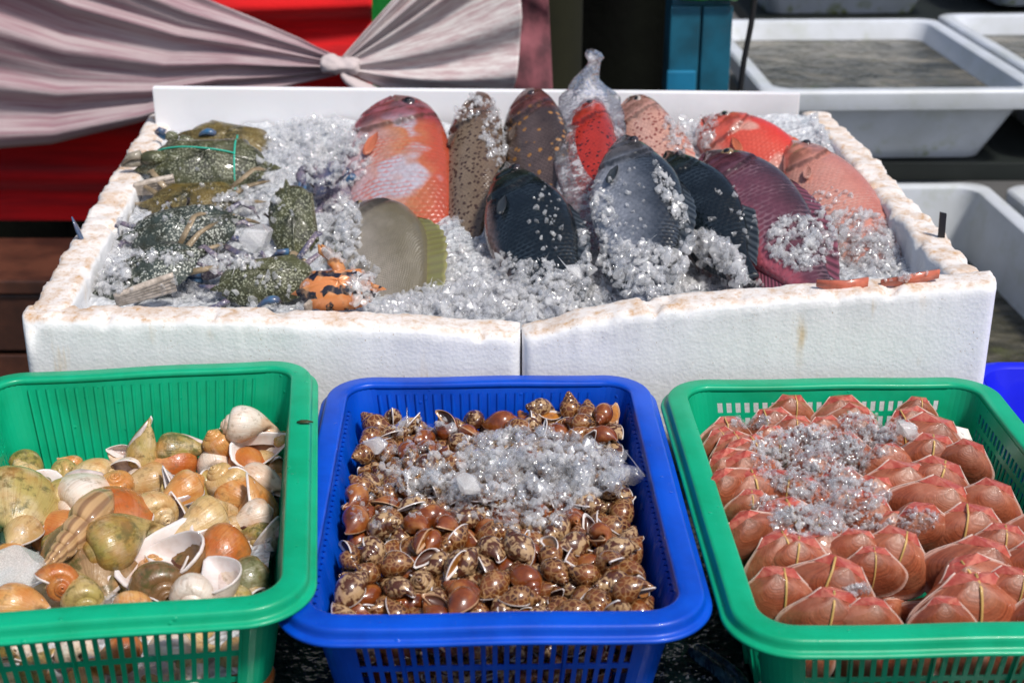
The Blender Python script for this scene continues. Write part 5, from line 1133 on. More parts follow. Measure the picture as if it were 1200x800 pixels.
c_('fat', 'white', (318, 598), (268, 612), .090, .090, 205, 'white conch with dark coiled end by the basket side wall', inner='hollow')
c_('fat', 'deep', (276, 626), (232, 668), .112, .104, 172, 'glossy deep orange brown conch near the front corner')
c_('fat', 'green', (312, 668), (252, 690), .096, .096, 185, 'pale green white conch in the front corner')
c_('flare', 'white', (226, 712), (236, 660), .112, .116, 20, 'white conch with broad lip and coil towards the front rim', inner='hollow_white')
c_('flare', 'moss', (100, 658), (210, 606), .102, .112, 5, 'largest conch, white mouth open, black and yellow mossy shell', inner='hollow')
c_('flare', 'olive', (92, 578), (14, 594), .088, .092, -10, 'white mouthed greenish conch with a brown hole near the side slots', inner='hollow')
c_('fat', 'cream', (136, 562), (70, 556), .080, .086, 200, 'cream conch with white edge beside the green coil')
c_('turban', 'green', (52, 561), (62, 590), .098, .050, 120, 'dark green coiled top shell seen end on', lip='lip_tan', size=.048)
c_('fat', 'olive', (8, 572), (10, 632), .092, .088, 190, 'orange green conch with stepped spire at the near side slots')
c_('baby', 'cream', (18, 538), (40, 578), .090, .070, 200, 'small cream conch with orange spire by the side slots')
c_('flare', 'white', (150, 548), (124, 530), .062, .072, 30, 'thin white lip of a conch behind the tan one')
c_('flare', 'white', (70, 612), (150, 575), .078, .078, 190, 'pinkish white conch under the banded spire shell')
c_('auger', 'auger', (46, 672), (132, 582), .118, .128, 180, 'long banded brown spire shell lying across the heap', lip='lip_tan')
c_('fat', 'tan', (36, 612), (4, 640), .086, .086, 170, 'small sandy conch above the flat ice piece')
c_('fat', 'deep', (73, 690), (56, 650), .122, .082, 130, 'orange brown conch with flat grey coil facing out by the front rim', size=.052)
c_('pear', 'olive', (104, 716), (92, 668), .104, .112, 175, 'green and orange conch pointing away from the front rim')
c_('fat', 'orange', (-14, 712), (52, 716), .106, .104, 190, 'yellow orange conch at the front rim near the ice piece')
c_('fat', 'orange', (150, 696), (154, 738), .112, .096, 180, 'orange conch with grey coil half under the front rim')
c_('flare', 'dark', (196, 700), (168, 655), .096, .088, 20, 'dark brown conch with black hollow under the largest one', inner='hollow')
c_('fat', 'white', (232, 636), (196, 668), .080, .076, 170, 'weathered grey white conch under the pale yellow one')
c_('fat', 'dark', (90, 640), (110, 700), .075, .080, 185, 'mossy brown conch wedged under the largest one')
c_('flare', 'moss', (300, 645), (318, 612), .070, .078, 190, 'dark mossy conch in the gap by the side wall')
for (kd, cl, a_, t_, za, zt, rl, lb) in (
 ('pear','orange',(222,522),(206,552),.072,.066,190,'orange conch half hidden behind the mossy backed one'),
 ('fat','deep',(110,600),(150,640),.080,.084,185,'reddish brown conch below the banded spire shell'),
 ('flare','cream',(196,610),(162,584),.084,.084,200,'yellowish conch between the tan one and the pale yellow one'),
 ('fat','orange',(320,575),(338,560),.072,.070,190,'small orange conch against the side wall'),
 ('pear','tan',(286,612),(246,628),.082,.084,185,'tan conch under the white one with the dark coil'),
 ('fat','olive',(262,698),(288,714),.098,.100,185,'olive conch half under the front rim near the corner'),
 ('fat','tan',(60,628),(92,612),.076,.078,185,'tan conch beside the ice slab'),
 ('pear','orange',(4,655),(-20,690),.092,.096,185,'orange conch behind the ice slab at the side slots'),
 ('fat','orange',(96,548),(70,535),.060,.060,190,'orange conch behind the green coil')):
    c_(kd, cl, a_, t_, za, zt, rl, lb)
# lower layer filling the basket and the front slots
r3 = random.Random(5)
Ml = Matrix.Translation(Vector(lf_loc)) @ Matrix.Rotation(lf_yaw, 4, 'Z')
kinds = [('fat', 'orange'), ('flare', 'white'), ('pear', 'olive'), ('fat', 'tan'), ('fat', 'deep'), ('pear', 'moss'), ('fat', 'cream'), ('fat', 'white')]
li = 0
for row_, (yy, zz, n_) in enumerate([(-.205, .088, 8), (-.212, .052, 8), (-.13, .060, 6), (-.055, .048, 6), (.02, .066, 6), (.08, .072, 6), (.135, .076, 6), (.185, .078, 6)]):
    for i in range(n_):
        kd = kinds[(li*5+row_) % 8]; li += 1
        xx = -.135+.27*i/(n_-1)+r3.uniform(-.008, .008)
        p = Ml @ Vector((xx, yy+r3.uniform(-.012, .012), zz+r3.uniform(-.006, .008)+(.002 if row_ > 1 else 0)))
        key = None
        for kk in pc:
            if kk[0] == kd[0] and kk[1] == kd[1]: key = kk
        if key is None: continue
        o = copy_thing(pc[key]); o.matrix_world = Matrix.Translation(p) @ Euler((r3.uniform(0, 6.3), r3.uniform(0, 6.3), r3.uniform(0, 6.3))).to_matrix().to_4x4() @ Matrix.Scale(r3.uniform(.52, .66) if row_ < 2 else r3.uniform(.66, .84), 4)
        nm = {'orange': 'orange', 'white': 'white', 'olive': 'olive', 'tan': 'tan', 'deep': 'orange brown', 'moss': 'mossy', 'cream': 'cream'}[kd[1]]
        if row_ < 2: lb = '%s conch showing through the front slots, %s layer down, %s from the outer end' % (nm, ORD[row_], ORD[i])
        else: lb = '%s conch deep in the heap, %s row behind the front wall, %s across' % (nm, ORD[row_-1], ORD[i])
        tag(o, lb, 'seashell', 'large conches in the green basket')

# ------------------------------------------------------------------ clams
CL = mat_clam(); plain('clam_lip', (.66, .50, .44), .35, .3, 60, .6, .2, dark=(.5, .24, .16))
plain('clam_white', (.80, .76, .72), .3, .5, 60, .4, .2, dark=(.6, .52, .44))
cproto = {}
def clam_proto(seed, band):
    k = (seed, band)
    if k in cproto: return copy_thing(cproto[k])
    V, F, UV = clam_geo(.1, seed); o = mesh_obj('clam', V, F, CL, None, uv=UV)
    auto_smooth(o, 40)
    clam_lip(.1, seed).build('shell_lip', MAT['clam_lip'], o)
    if band: band_geo(.1, (-.10, .0, .09, -.03, .05)[seed % 5]).build('rubber_band', MAT['rubber'], o)
    cproto[k] = o; return o
# (u, v) of the beak, width in px, roll deg, yaw deg, lean deg, band
CLS = [(858,492,72,8,20,-6,1),(846,505,60,-6,28,-4,1),(880,476,0,0,0,0,0),(858,512,70,-14,22,-5,1),(866,522,74,-20,26,-6,0),(880,516,78,-16,20,-10,1),(868,538,92,-18,18,-6,0),
 (884,556,112,-6,10,-8,1),(918,555,78,6,-4,-10,1),(884,578,66,4,6,-4,1),(930,466,74,4,6,-10,1),(905,482,84,-6,4,-12,1),(934,490,66,2,0,-10,1),(950,500,60,10,-6,-12,0),(988,468,84,-4,4,-8,0),(1006,478,74,12,-10,-10,0),(1010,492,92,10,-8,-14,0),
 (968,490,64,-4,8,-12,0),(985,508,90,-2,0,-20,0),(915,510,66,4,6,-18,1),(1078,468,56,4,-4,-8,1),(1066,482,84,-12,6,-10,1),(1056,498,76,-8,12,-10,1),(1100,494,112,14,-8,-8,0),(1098,514,98,6,-6,-10,1),(1140,522,80,14,-14,-6,0),(1062,546,114,6,-4,-14,0),(1108,545,108,16,-12,-8,1),(1112,570,116,18,-12,-8,0),
 (1040,520,70,-6,0,-30,0),(1030,560,92,6,0,-26,0),(1024,582,86,14,-8,-18,0),(992,576,76,-4,4,-22,1),(915,594,128,-12,10,-10,1),(964,600,112,8,-4,-24,1),(1082,600,106,-4,4,4,0),(1146,598,112,8,-6,-10,1),(1180,620,92,4,-6,-8,1),
 (912,630,96,-16,12,-8,1),(940,634,104,6,-6,-10,1),(1058,626,110,14,-10,-12,1),(1008,624,80,6,-4,-16,0),(1026,646,82,2,0,-8,1),(1160,640,122,14,-10,-8,0),(1136,662,124,-18,12,-8,1),
 (915,672,118,2,2,-10,1),(990,664,126,18,-12,-8,1),(1148,680,148,0,2,-10,1),(1192,672,100,8,-8,-8,1),(982,700,124,8,-6,-6,1),(1110,706,90,0,0,-6,0),(1024,708,90,6,0,-4,0),
 (1225,640,110,4,-8,-8,1),(1240,600,110,6,-8,-8,0),(1250,690,130,2,0,-8,1),(1170,570,100,14,-14,-8,0),(846,560,80,-30,26,-4,0),(848,535,78,-24,26,-4,0),(872,610,90,-24,20,-4,0),(905,500,60,0,0,-20,0),
 (960,530,90,4,0,-30,0),(985,550,90,-6,6,-30,0),(940,560,84,0,0,-30,0),(965,625,100,0,0,-30,0),(1050,600,80,0,0,-25,0)]
CLS = [c for c in CLS if c[2]]
cr_ = []
for i, (u, v, wpx, rl, yw, ln, bd) in enumerate(CLS):
    z = float(np.interp(v, [465, 500, 560, 640, 715], [.150, .160, .166, .158, .146]))
    if ln <= -24: z -= .008
    p = atz(u, v, z); zc = (p.y)*_c+(CAM_H-z)*_s
    wm = wpx/FOC*zc
    o = clam_proto(i % 5, bool(bd))
    Mr = Matrix.Rotation(R(yw), 4, 'Z') @ Matrix.Rotation(R(ln), 4, 'X') @ Matrix.Rotation(R(rl), 4, 'Y')
    sc_ = wm/.1
    off = Vector((0, -.011, .0365))*sc_
    o.matrix_world = Matrix.Translation(p - Mr.to_3x3() @ off) @ Mr @ Matrix.Scale(sc_, 4)
    cr_.append((u, v, o, bd))
rows = {}
for u, v, o, bd in cr_: rows.setdefault(int((720-v)//24), []).append((u, o, bd))
for ri, L_ in rows.items():
    L_.sort(key=lambda q: q[0])
    for n_, (u, o, bd) in enumerate(L_):
        tag(o, '%s clam, %s row from the front rim, %s from the blue basket' % ('rubber banded ruddy' if bd else 'plain ruddy unbanded', ORD[ri], ORD[n_]), 'clam', 'reddish clams standing in the green basket')
Mr_ = Matrix.Translation(Vector(rt_loc)) @ Matrix.Rotation(rt_yaw, 4, 'Z')
for lay, (yy, zz) in enumerate(((-.222, .088), (-.215, .045), (-.17, .06), (-.12, .06))):
    for i in range(6):
        o = clam_proto((i+lay) % 5, (i+lay) % 2 == 0); xx = -.13+.26*i/5
        o.matrix_world = Mr_ @ Matrix.Translation(Vector((xx, yy+.01, zz))) @ Euler((R(r3.uniform(-20, 20)), R(r3.uniform(-60, 60)), R(r3.uniform(-25, 25)))).to_matrix().to_4x4() @ Matrix.Scale(.72, 4)
        tag(o, '%s clam seen through the front slots, %s layer, %s from the blue basket' % ('rubber banded' if (i+lay) % 2 == 0 else 'unbanded', ORD[lay], ORD[i]), 'clam', 'reddish clams standing in the green basket')
# white opened valve behind the side clams
V, F, UV = clam_geo(.1, 9, infl=.2); o = mesh_obj('clam_valve', V, F, MAT['clam_white'], None); p = atz(1118, 506, .150)
o.matrix_world = Matrix.Translation(p+Vector((.0, .020, -.040))) @ Matrix.Rotation(R(-8), 4, 'Z') @ Matrix.Rotation(R(-10), 4, 'X') @ Matrix.Rotation(R(14), 4, 'Y') @ Matrix.Scale(.98, 4)
tag(o, 'white empty clam valve standing behind the banded clams at the side slots', 'clam')
# green leaf scrap on the conch basket rim
mb = MB(); p = atz(357, 496, .1805); mb.loft([[(-.009,0,0),(-.009,.0005,.0006)], [(-.004,-.003,.0008),(-.004,.003,.0016)], [(.003,-.003,.001),(.003,.003,.0016)], [(.010,0,.0),(.010,.0005,.0008)]], caps=False, closed=False)
plain('leaf', (.035, .045, .008), .5, .2, 300, .6); o = mb.build('leaf_scrap', MAT['leaf'], None, True, loc=p+Vector((0, 0, .001)))
so = o.modifiers.new('t', 'SOLIDIFY'); so.thickness = .0008
tag(o, 'tiny dark green leaf scrap stuck on the conch basket rim', 'leaf')

# ------------------------------------------------------------------ ice
bpy.context.view_layer.update(); dg = bpy.context.evaluated_depsgraph_get()
def hull(seed, n=13, sharp=1):
    r_ = random.Random(seed); bm = bmesh.new()
    for _ in range(n):
        v = Vector((r_.gauss(0, 1), r_.gauss(0, 1), r_.gauss(0, 1))).normalized()
        bm.verts.new((v.x*r_.uniform(.7, 1), v.y*r_.uniform(.5, .9), v.z*r_.uniform(.35, .75)))
    g = bmesh.ops.convex_hull(bm, input=bm.verts); 
    bmesh.ops.delete(bm, geom=[x for x in g['geom_interior'] if isinstance(x, bmesh.types.BMVert)], context='VERTS')
    bmesh.ops.bevel(bm, geom=bm.edges[:], offset=.07, segments=1, affect='EDGES')
    bmesh.ops.triangulate(bm, faces=bm.faces)
    bm.verts.index_update()
    V = np.array([v.co[:] for v in bm.verts]); F = np.array([[v.index for v in f.verts] for f in bm.faces]); bm.free(); return V, F
HU = [hull(i, 9+i % 6) for i in range(16)]
def sprinkle(name, specs, label, only=None, seed=1, mat=None):
    r_ = random.Random(seed); AV = []; AF = []; b = 0
    for (cu, cv, ru, rv, n, s0, s1, heap, ang) in specs:
        ca, sa = math.cos(R(ang)), math.sin(R(ang))
        for _ in range(n):
            d = math.sqrt(r_.random()); th = r_.uniform(0, 2*PI); x, y = ru*d*math.cos(th), rv*d*math.sin(th)
            u, v = cu+x*ca-y*sa, cv+x*sa+y*ca
            h = sc.ray_cast(dg, CAM, ray(u, v).normalized(), distance=3.2)
            if not h[0]: continue
            rn = root_of(h[4]).name
            if only and not any(rn.startswith(q) for q in only): continue
            p = h[1]+h[2]*.2*s0; sz = s0*(s1/s0)**(r_.random()**1.6)
            p = p+Vector((0, -.15, .98))*(heap*(1-d*d)*r_.random())
            Vh, Fh = HU[r_.randrange(16)]
            q = Euler((r_.uniform(0, 6.3), r_.uniform(0, 6.3), r_.uniform(0, 6.3))).to_matrix()
            AV.append((Vh*sz) @ np.array(q).T+np.array(p)); AF.append(Fh+b); b += len(Vh)
    AV = np.concatenate(AV); AF = np.concatenate(AF)
    me = bpy.data.meshes.new(name); me.vertices.add(len(AV)); me.vertices.foreach_set('co', AV.astype(np.float32).ravel())
    me.loops.add(AF.size); me.loops.foreach_set('vertex_index', AF.astype(np.int32).ravel()); me.polygons.add(len(AF)); me.polygons.foreach_set('loop_start', np.arange(0, AF.size, 3, dtype=np.int32)); 
    me.update(calc_edges=True); me.validate()
    o = bpy.data.objects.new(name, me); C.objects.link(o); me.materials.append(mat or ICE)
    me.polygons.foreach_set('use_smooth', [False]*len(me.polygons))
    tag(o, label, 'ice', kind='stuff'); return o
ONB = ['ice_bed', 'fish', 'crab', 'styrofoam_box', 'plastic_bag', 'foam_board']
ONB2 = ['ice_bed', 'fish', 'crab', 'plastic_bag']
sprinkle('crushed_ice', [
 (560, 360, 110, 28, 765, .004, .016, .022, 0), (512, 366, 34, 14, 170, .004, .014, .016, 0), (635, 345, 40, 42, 357, .004, .014, .014, -35), (590, 325, 26, 30, 127, .004, .013, .010, 0),
 (745, 322, 75, 36, 552, .004, .016, .020, 0), (835, 308, 44, 30, 380, .004, .017, .028, 30), (786, 232, 9, 48, 110, .003, .013, .010, -28), (850, 340, 50, 14, 170, .004, .014, .018, 0),
 (935, 285, 38, 32, 280, .004, .013, .010, 20), (1015, 285, 50, 36, 357, .004, .014, .014, 30), (1045, 305, 30, 24, 136, .004, .013, .014, 0), (975, 245, 28, 26, 76, .003, .010, .006, 0),
 (580, 150, 14, 45, 170, .003, .013, .010, 0), (545, 125, 22, 18, 102, .003, .012, .012, 0), (700, 260, 22, 50, 136, .003, .012, .010, 0), (800, 150, 22, 30, 170, .004, .014, .012, 0), (970, 150, 24, 20, 102, .004, .014, .012, 40), (825, 145, 16, 26, 85, .004, .013, .01, 0),
 (370, 165, 60, 30, 442, .004, .016, .018, 0), (395, 190, 40, 30, 170, .004, .014, .010, 0), (335, 190, 36, 26, 110, .003, .012, .008, 0), (290, 235, 38, 16, 93, .004, .013, .010, 0), (255, 250, 90, 20, 59, .003, .010, .006, 0),
 (400, 270, 24, 40, 221, .004, .017, .014, 0), (270, 308, 36, 10, 93, .004, .013, .008, 0), (250, 320, 120, 40, 76, .003, .012, .006, 0), (125, 325, 30, 20, 170, .004, .013, .008, 0), (135, 275, 26, 24, 102, .003, .013, .008, 0), (180, 302, 60, 8, 102, .003, .012, .006, 0),
 (425, 330, 18, 30, 76, .004, .016, .010, 0), (560, 375, 150, 10, 255, .003, .012, .010, 0), (1060, 318, 30, 8, 51, .003, .010, .006, 0), (740, 350, 110, 12, 221, .003, .013, .012, -4), (240, 210, 90, 16, 20, .002, .008, .004, 0),
 (730, 250, 30, 60, 42, .003, .009, .003, 0), (640, 260, 20, 40, 34, .003, .008, .003, 0), (860, 250, 30, 40, 20, .003, .010, .004, 0)],
 'crushed ice heaped between and over the fish and crabs', ONB2, 1)
sprinkle('crushed_ice', [(590, 270, 480, 110, 3600, .004, .014, .006, 0), (600, 340, 440, 40, 1500, .004, .013, .006, 0)], 'loose crushed ice strewn over the bed of the box', ['ice_bed'], 11)
sprinkle('crushed_ice', [
 (640, 540, 105, 36, 900, .004, .014, .016, 8), (600, 575, 100, 40, 420, .003, .012, .006, 0), (570, 565, 110, 26, 560, .003, .012, .012, 0), (490, 545, 50, 30, 160, .003, .011, .006, 0), (620, 595, 50, 30, 200, .003, .011, .010, 0), (700, 555, 60, 28, 300, .004, .013, .018, 0), (450, 590, 50, 26, 60, .003, .010, .004, 0), (500, 500, 40, 10, 40, .004, .012, .006, 0)],
 'crushed ice melting over the middle of the brown snails', ['sea_snail'], 2, ICEC)
sprinkle('crushed_ice', [
 (950, 540, 70, 40, 1000, .002, .008, .016, 0), (965, 520, 90, 22, 500, .002, .008, .010, 0), (985, 580, 60, 20, 380, .002, .008, .008, 0), (950, 610, 50, 18, 420, .002, .008, .014, 0), (880, 495, 25, 8, 100, .002, .007, .006, 0), (1030, 500, 50, 14, 240, .002, .008, .010, 10), (1000, 610, 50, 12, 120, .002, .007, .006, 0), (1075, 610, 26, 14, 80, .002, .007, .006, 0), (1005, 690, 16, 6, 60, .002, .007, .006, 0), (900, 590, 20, 10, 60, .002, .007, .004, 0)],
 'fine crushed ice scattered over the middle of the clams', ['clam'], 3, ICEC)
V = []; F = []
for j in range(41):
    for i in range(31):
        x = -.155+.31*i/30; y = -.235+.47*j/40; V.append((x, y, .066-.004*j/40+.010*mn.noise(Vector((x*30, y*30, 5)))+.014*max(0, (x-.08)/.07)))
for j in range(40):
    for i in range(30): a_ = j*31+i; F.append((a_, a_+1, a_+32, a_+31))
o = mesh_obj('ice_layer', V, F, SLUSH); o.location = lf_loc; o.rotation_euler = (0, 0, lf_yaw); tag(o, 'slushy ice the conches are bedded in', 'ice', kind='stuff')
bpy.context.view_layer.update(); dg = bpy.context.evaluated_depsgraph_get()
sprinkle('crushed_ice', [
 (80, 640, 70, 50, 420, .003, .012, .004, 0), (180, 590, 150, 90, 900, .003, .011, .004, 0), (325, 590, 26, 60, 900, .003, .010, .010, 0), (230, 640, 50, 30, 120, .003, .010, .004, 0), (290, 560, 25, 25, 90, .003, .008, .006, 0), (130, 610, 60, 30, 100, .003, .009, .004, 0), (120, 700, 60, 14, 60, .003, .010, .004, 0)],
 'crushed ice between the conches', ['ice_layer'], 4)
def ice_piece(u, v, z, size, rot, seed, label, n=14, flat=1.0):
    Vh, Fh = hull(seed, n); o = mesh_obj('ice_chunk', Vh*np.array((1, 1, flat)), Fh.tolist(), ICE3 if seed % 2 else ICE2, None, smooth=False)
    o.location = atz(u, v, z); o.scale = (size,)*3; o.rotation_euler = rot; tag(o, label, 'ice chunk'); return o
ICE3 = mat_ice('cloudy_ice', .12, .42)
ice_piece(300, 277, .275, .036, (.9, .1, .2), 101, 'cloudy white flat ice chunk among the crabs', flat=.8)
ice_piece(18, 665, .125, .042, (.5, .1, .6), 103, 'large flat cloudy ice slab in the conch basket', flat=.5)
ice_piece(440, 520, .150, .020, (.5, .1, .3), 105, 'oval cloudy ice lump on the snails by the far conch corner', flat=.8)
ice_piece(548, 566, .158, .022, (.5, .3, .3), 107, 'flat cloudy ice lump in the middle of the snails', flat=.6)
ice_piece(738, 556, .150, .026, (.5, .3, .3), 110, 'clear rounded ice lump at the snail basket side wall')
ice_piece(72, 668, .106, .018, (.5, .3, .3), 112, 'small clear ice lump beside the banded spire shell')
ice_piece(130, 706, .118, .018, (.5, .8, .3), 114, 'small clear ice sliver by the front rim of the conch basket')
ice_piece(1062, 502, .172, .018, (.5, .3, .3), 109, 'round cloudy ice lump beside the clams')
ice_piece(672, 320, .262, .020, (.9, .3, .3), 111, 'round cloudy ice disc on the black fish', flat=.6)
# wet specks on the tarp
sprinkle('meltwater_bits', [(810, 780, 50, 30, 60, .0015, .004, 0, 0), (340, 770, 40, 30, 14, .0012, .003, 0, 0)], 'bits of melting ice and grit on the dark plastic', ['market_table'], 5)

# ------------------------------------------------------------------ background : cloths
def cloth_mat(name, a, b, s=6, tr=0, streak=(1, 1, 1), bump=.3):
    t = NT(name); co = t.coord(); uv = t.coord('UV')
    f = t.noise(t.mapping(uv, streak), s, 4, .6)
    c = t.mix(t.sm(f, .35, .68), a, b)
    return t.done(t.pbr(c, .75, t.bump(t.noise(co, 60, 4), bump, .004), sheen=.2, spec=.2))
SW = cloth_mat('muslin', (.42, .34, .35), (.28, .16, .185), 4, streak=(1.0, 9, 1))
SW2 = cloth_mat('muslin_pale', (.60, .56, .55), (.42, .30, .31), 5, streak=(1.2, 14, 1))
RED = cloth_mat('red_cloth', (.58, .004, .006), (.34, .003, .006), 3, streak=(1, 6, 1))
GRN = cloth_mat('green_cloth', (.004, .22, .03), (.003, .14, .02), 4)
PINKW = cloth_mat('faded_pink', (.30, .10, .12), (.12, .05, .06), 5)
def sheet_px(name, top, bot, Y, mat, parent, folds, amp, nu=90, nv=70, fade=None, wav=1, seed=0):
    """cloth between two px curves, hung at distance Y, pleats run along its length"""
    V = []; UV = []; F = []; tx = np.linspace(0, 1, len(top)); r_ = random.Random(seed)
    ph = [r_.uniform(0, 6) for _ in range(8)]
    for i in range(nu+1):
        t = i/nu; a = (np.interp(t, tx, [p[0] for p in top]), np.interp(t, tx, [p[1] for p in top])); b = (np.interp(t, tx, [p[0] for p in bot]), np.interp(t, tx, [p[1] for p in bot]))
        for j in range(nv+1):
            k = j/nv; k2 = k+.012*math.sin(k*folds*2*PI*.37+ph[0]+t*2)
            u, v = a[0]+(b[0]-a[0])*k2, a[1]+(b[1]-a[1])*k2
            fd = fade(t) if fade else 1
            q = .55*math.sin(2*PI*folds*k+ph[1]+1.3*math.sin(t*3+ph[2]))+.35*math.sin(2*PI*folds*.53*k+ph[3]+t*1.7)+.2*math.sin(2*PI*folds*1.9*k+ph[4]-t*2)
            q = math.copysign(abs(q)**.8, q)
            p = aty(u, v, Y+amp*fd*q+.02*wav*math.sin(t*4+k*3)); V.append(p); UV.append((t, k))
    for i in range(nu):
        for j in range(nv): a_ = i*(nv+1)+j; F.append((a_, a_+1, a_+nv+2, a_+nv+1))
    o = mesh_obj(name, V, F, mat, parent, uv=UV); so = o.modifiers.new('t', 'SOLIDIFY'); so.thickness = .003; return o
swg = empty('fabric_swag', (-.37, 2.95, .55), 'dusty pink white muslin swag gathered into a knot', 'fabric swag')
def par(o, p): o.parent = p; o.matrix_parent_inverse = Matrix.Translation(-Vector(p.location)); return o
par(sheet_px('gathered_drape', [(-90, -190), (90, -70), (230, -6), (300, 22), (350, 44), (394, 66)], [(-90, 186), (60, 172), (160, 146), (240, 118), (330, 104), (396, 88)], 2.95, SW, None, 5, .026, fade=lambda t: 1-.75*t, seed=2), swg)
par(sheet_px('fanned_drape', [(404, 64), (430, 52), (452, 28), (480, -6), (500, -40)], [(404, 88), (440, 104), (500, 116), (560, 124), (590, 128)], 2.93, SW2, None, 1, .004, seed=1), swg).hide_render = False
def fan():
    V = []; UV = []; F = []; nu, nv = 60, 110
    ek = [0, .25, .5, .68, .82, 1]; eu = [548, 580, 605, 612, 606, 590]; ev = [-90, -80, -60, 20, 90, 150]
    for i in range(nu+1):
        t = i/nu
        for j in range(nv+1):
            k = j/nv; e = (np.interp(k, ek, eu), np.interp(k, ek, ev))
            u = 402+(e[0]-402)*t; v = 68+14*k+(e[1]-68-14*k)*t+10*math.sin(PI*t)*(k-.3)
            q = .55*math.sin(k*2*PI*5.3+2*t+.7*math.sin(k*9))+.3*math.sin(k*2*PI*2.1+1-t)+.25*math.sin(k*2*PI*9+3*t)
            V.append(aty(u, v, 2.90+.022*q*min(1, t*1.6+.15))); UV.append((t, k))
    for i in range(nu):
        for j in range(nv): a_ = i*(nv+1)+j; F.append((a_, a_+1, a_+nv+2, a_+nv+1))
    o = mesh_obj('fanned_drape', V, F, SW2, None, uv=UV); so = o.modifiers.new('t', 'SOLIDIFY'); so.thickness = .003; return o
bpy.data.objects.remove([o for o in swg.children if o.name.startswith('fanned')][0])
par(fan(), swg)
mb = MB(); A = aty(386, 76, 2.90); B = aty(412, 78, 2.90)
mb.tube([A+Vector((-.02, 0, .004)), A, A*.5+B*.5, B, B+Vector((.02, 0, 0))], [.018, .028, .020, .026, .018], 14, flat=.8); o_ = mb.build('knot', SW2, None, True, sub=2); par(o_, swg); tx_ = bpy.data.textures.new('crease', 'CLOUDS'); tx_.noise_scale = .022; dm_ = o_.modifiers.new('crease', 'DISPLACE'); dm_.texture = tx_; dm_.strength = .018; dm_.mid_level = .5
mb = MB(); A = aty(398, 84, 2.89); mb.tube([A, A+Vector((.03, -.005, -.03)), A+Vector((.085, 0, -.05))], [.012, .022, .026], 12, flat=.6); par(mb.build('knot_tail', SW2, None, True, sub=1), swg)
tag(sheet_px('red_cloth', [(-120, -60), (200, -60), (436, -60)], [(-120, 262), (200, 262), (436, 250)], 3.08, RED, None, 5, .028, seed=6), 'bright red cloth hanging behind the muslin swag', 'cloth')
tag(sheet_px('green_cloth', [(428, -60), (520, -60)], [(434, 130), (470, 130)], 3.12, GRN, None, 1, .005, seed=7), 'narrow strip of green cloth beside the red one', 'cloth')
tag(sheet_px('pink_cloth', [(540, -60), (590, -60), (640, -60)], [(520, 150), (580, 150), (650, 150)], 3.06, PINKW, None, 2, .012, seed=9), 'faded dusky pink cloth hanging behind the fanned muslin', 'cloth')
# dark interior behind : sheet coloured near-black to stand for its shade, olive drum
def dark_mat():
    t = NT('painted_interior_shade'); co = t.coord()
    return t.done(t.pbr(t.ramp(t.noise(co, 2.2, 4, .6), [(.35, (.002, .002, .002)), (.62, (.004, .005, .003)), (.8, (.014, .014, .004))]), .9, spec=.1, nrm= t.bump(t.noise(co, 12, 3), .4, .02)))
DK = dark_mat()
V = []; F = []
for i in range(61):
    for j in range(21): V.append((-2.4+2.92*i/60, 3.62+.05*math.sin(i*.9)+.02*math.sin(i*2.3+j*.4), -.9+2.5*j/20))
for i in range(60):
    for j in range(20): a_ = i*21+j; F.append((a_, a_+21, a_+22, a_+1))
o = mesh_obj('shade_backdrop', V, F, DK); so = o.modifiers.new('t', 'SOLIDIFY'); so.thickness = .004
tag(o, 'near-black backdrop sheet standing in for the shaded stall interior behind the cloths', 'backdrop')
plain('olive_drum', (.016, .016, .004), .8, 0, 6, .8, .3, 20)
mb = MB(); p = aty(632, 80, 3.35)
for zz, rr in (): pass
mb.loft([[(p.x+r_*math.cos(a_), 3.35+r_*math.sin(a_), z_) for a_ in np.linspace(0, 2*PI, 33)[:-1]] for z_, r_ in ((-.9, .10), (-.2, .10), (-.19, .104), (-.17, .10), (.40, .10), (.41, .104), (.43, .10), (.80, .10))])
tag(mb.build('metal_drum', MAT['olive_drum'], None, True), 'olive drum standing in the dark behind the fish', 'drum')
# low wooden boards at the near left
bw = empty('wooden_bench', (-1.2, 2.75, -.9), 'dark reddish wooden bench under the red cloth', 'bench')
for k, (z0_, z1_) in enumerate(((.02, .16), (.17, .31), (.32, .46), (.47, .61), (.62, .745))):
    mb = MB(); mb.box(-1.0, .42, -.02, .02, z0_, z1_); mb.build('board', WOODD, bw, False, bevel=.004)
mb = MB(); mb.box(-1.0, .42, -.03, .24, .75, .78); mb.build('top_board', WOODD, bw, False, bevel=.004)
# teal painted cabinet post
TEAL = plain('teal_paint', (.010, .125, .20), .45, .2, 10, .75, .3, 60, dark=(.008, .05, .075))
TEAL2 = plain('teal_paint_light', (.015, .20, .36), .4, .2, 10, .5, .3, 60, dark=(.01, .12, .2))
tb = empty('teal_cabinet', (.37, 3.06, -.9), 'narrow teal painted wooden cabinet behind the pink freckled fish', 'cabinet')
A = aty(784, 50, 3.06); B = aty(856, 50, 3.06)
x0, x1 = A.x-.37, B.x-.37; xm = x0+(x1-x0)*.50; CABZ = aty(830, 3, 3.0).z+.895
mb = MB(); mb.box(x0+.004, x1-.004, .006, .14, .0, CABZ); mb.build('carcass', TEAL, tb, False, bevel=.004)
mb = MB(); mb.box(x0, xm-.0025, -.012, .005, .02, CABZ-.012); mb.build('door', TEAL, tb, False, bevel=.003)
mb = MB(); mb.box(xm+.0025, x1, -.012, .005, .02, CABZ-.012); mb.build('door', TEAL, tb, False, bevel=.003)
zt = aty(800, 82, 3.05).z+.9
mb = MB(); mb.box(x0-.004, xm-.008, -.026, -.0125, 1.08, zt); mb.build('light_panel', TEAL2, tb, False, bevel=.003)
mb = MB(); z_ = aty(830, 3, 3.0).z
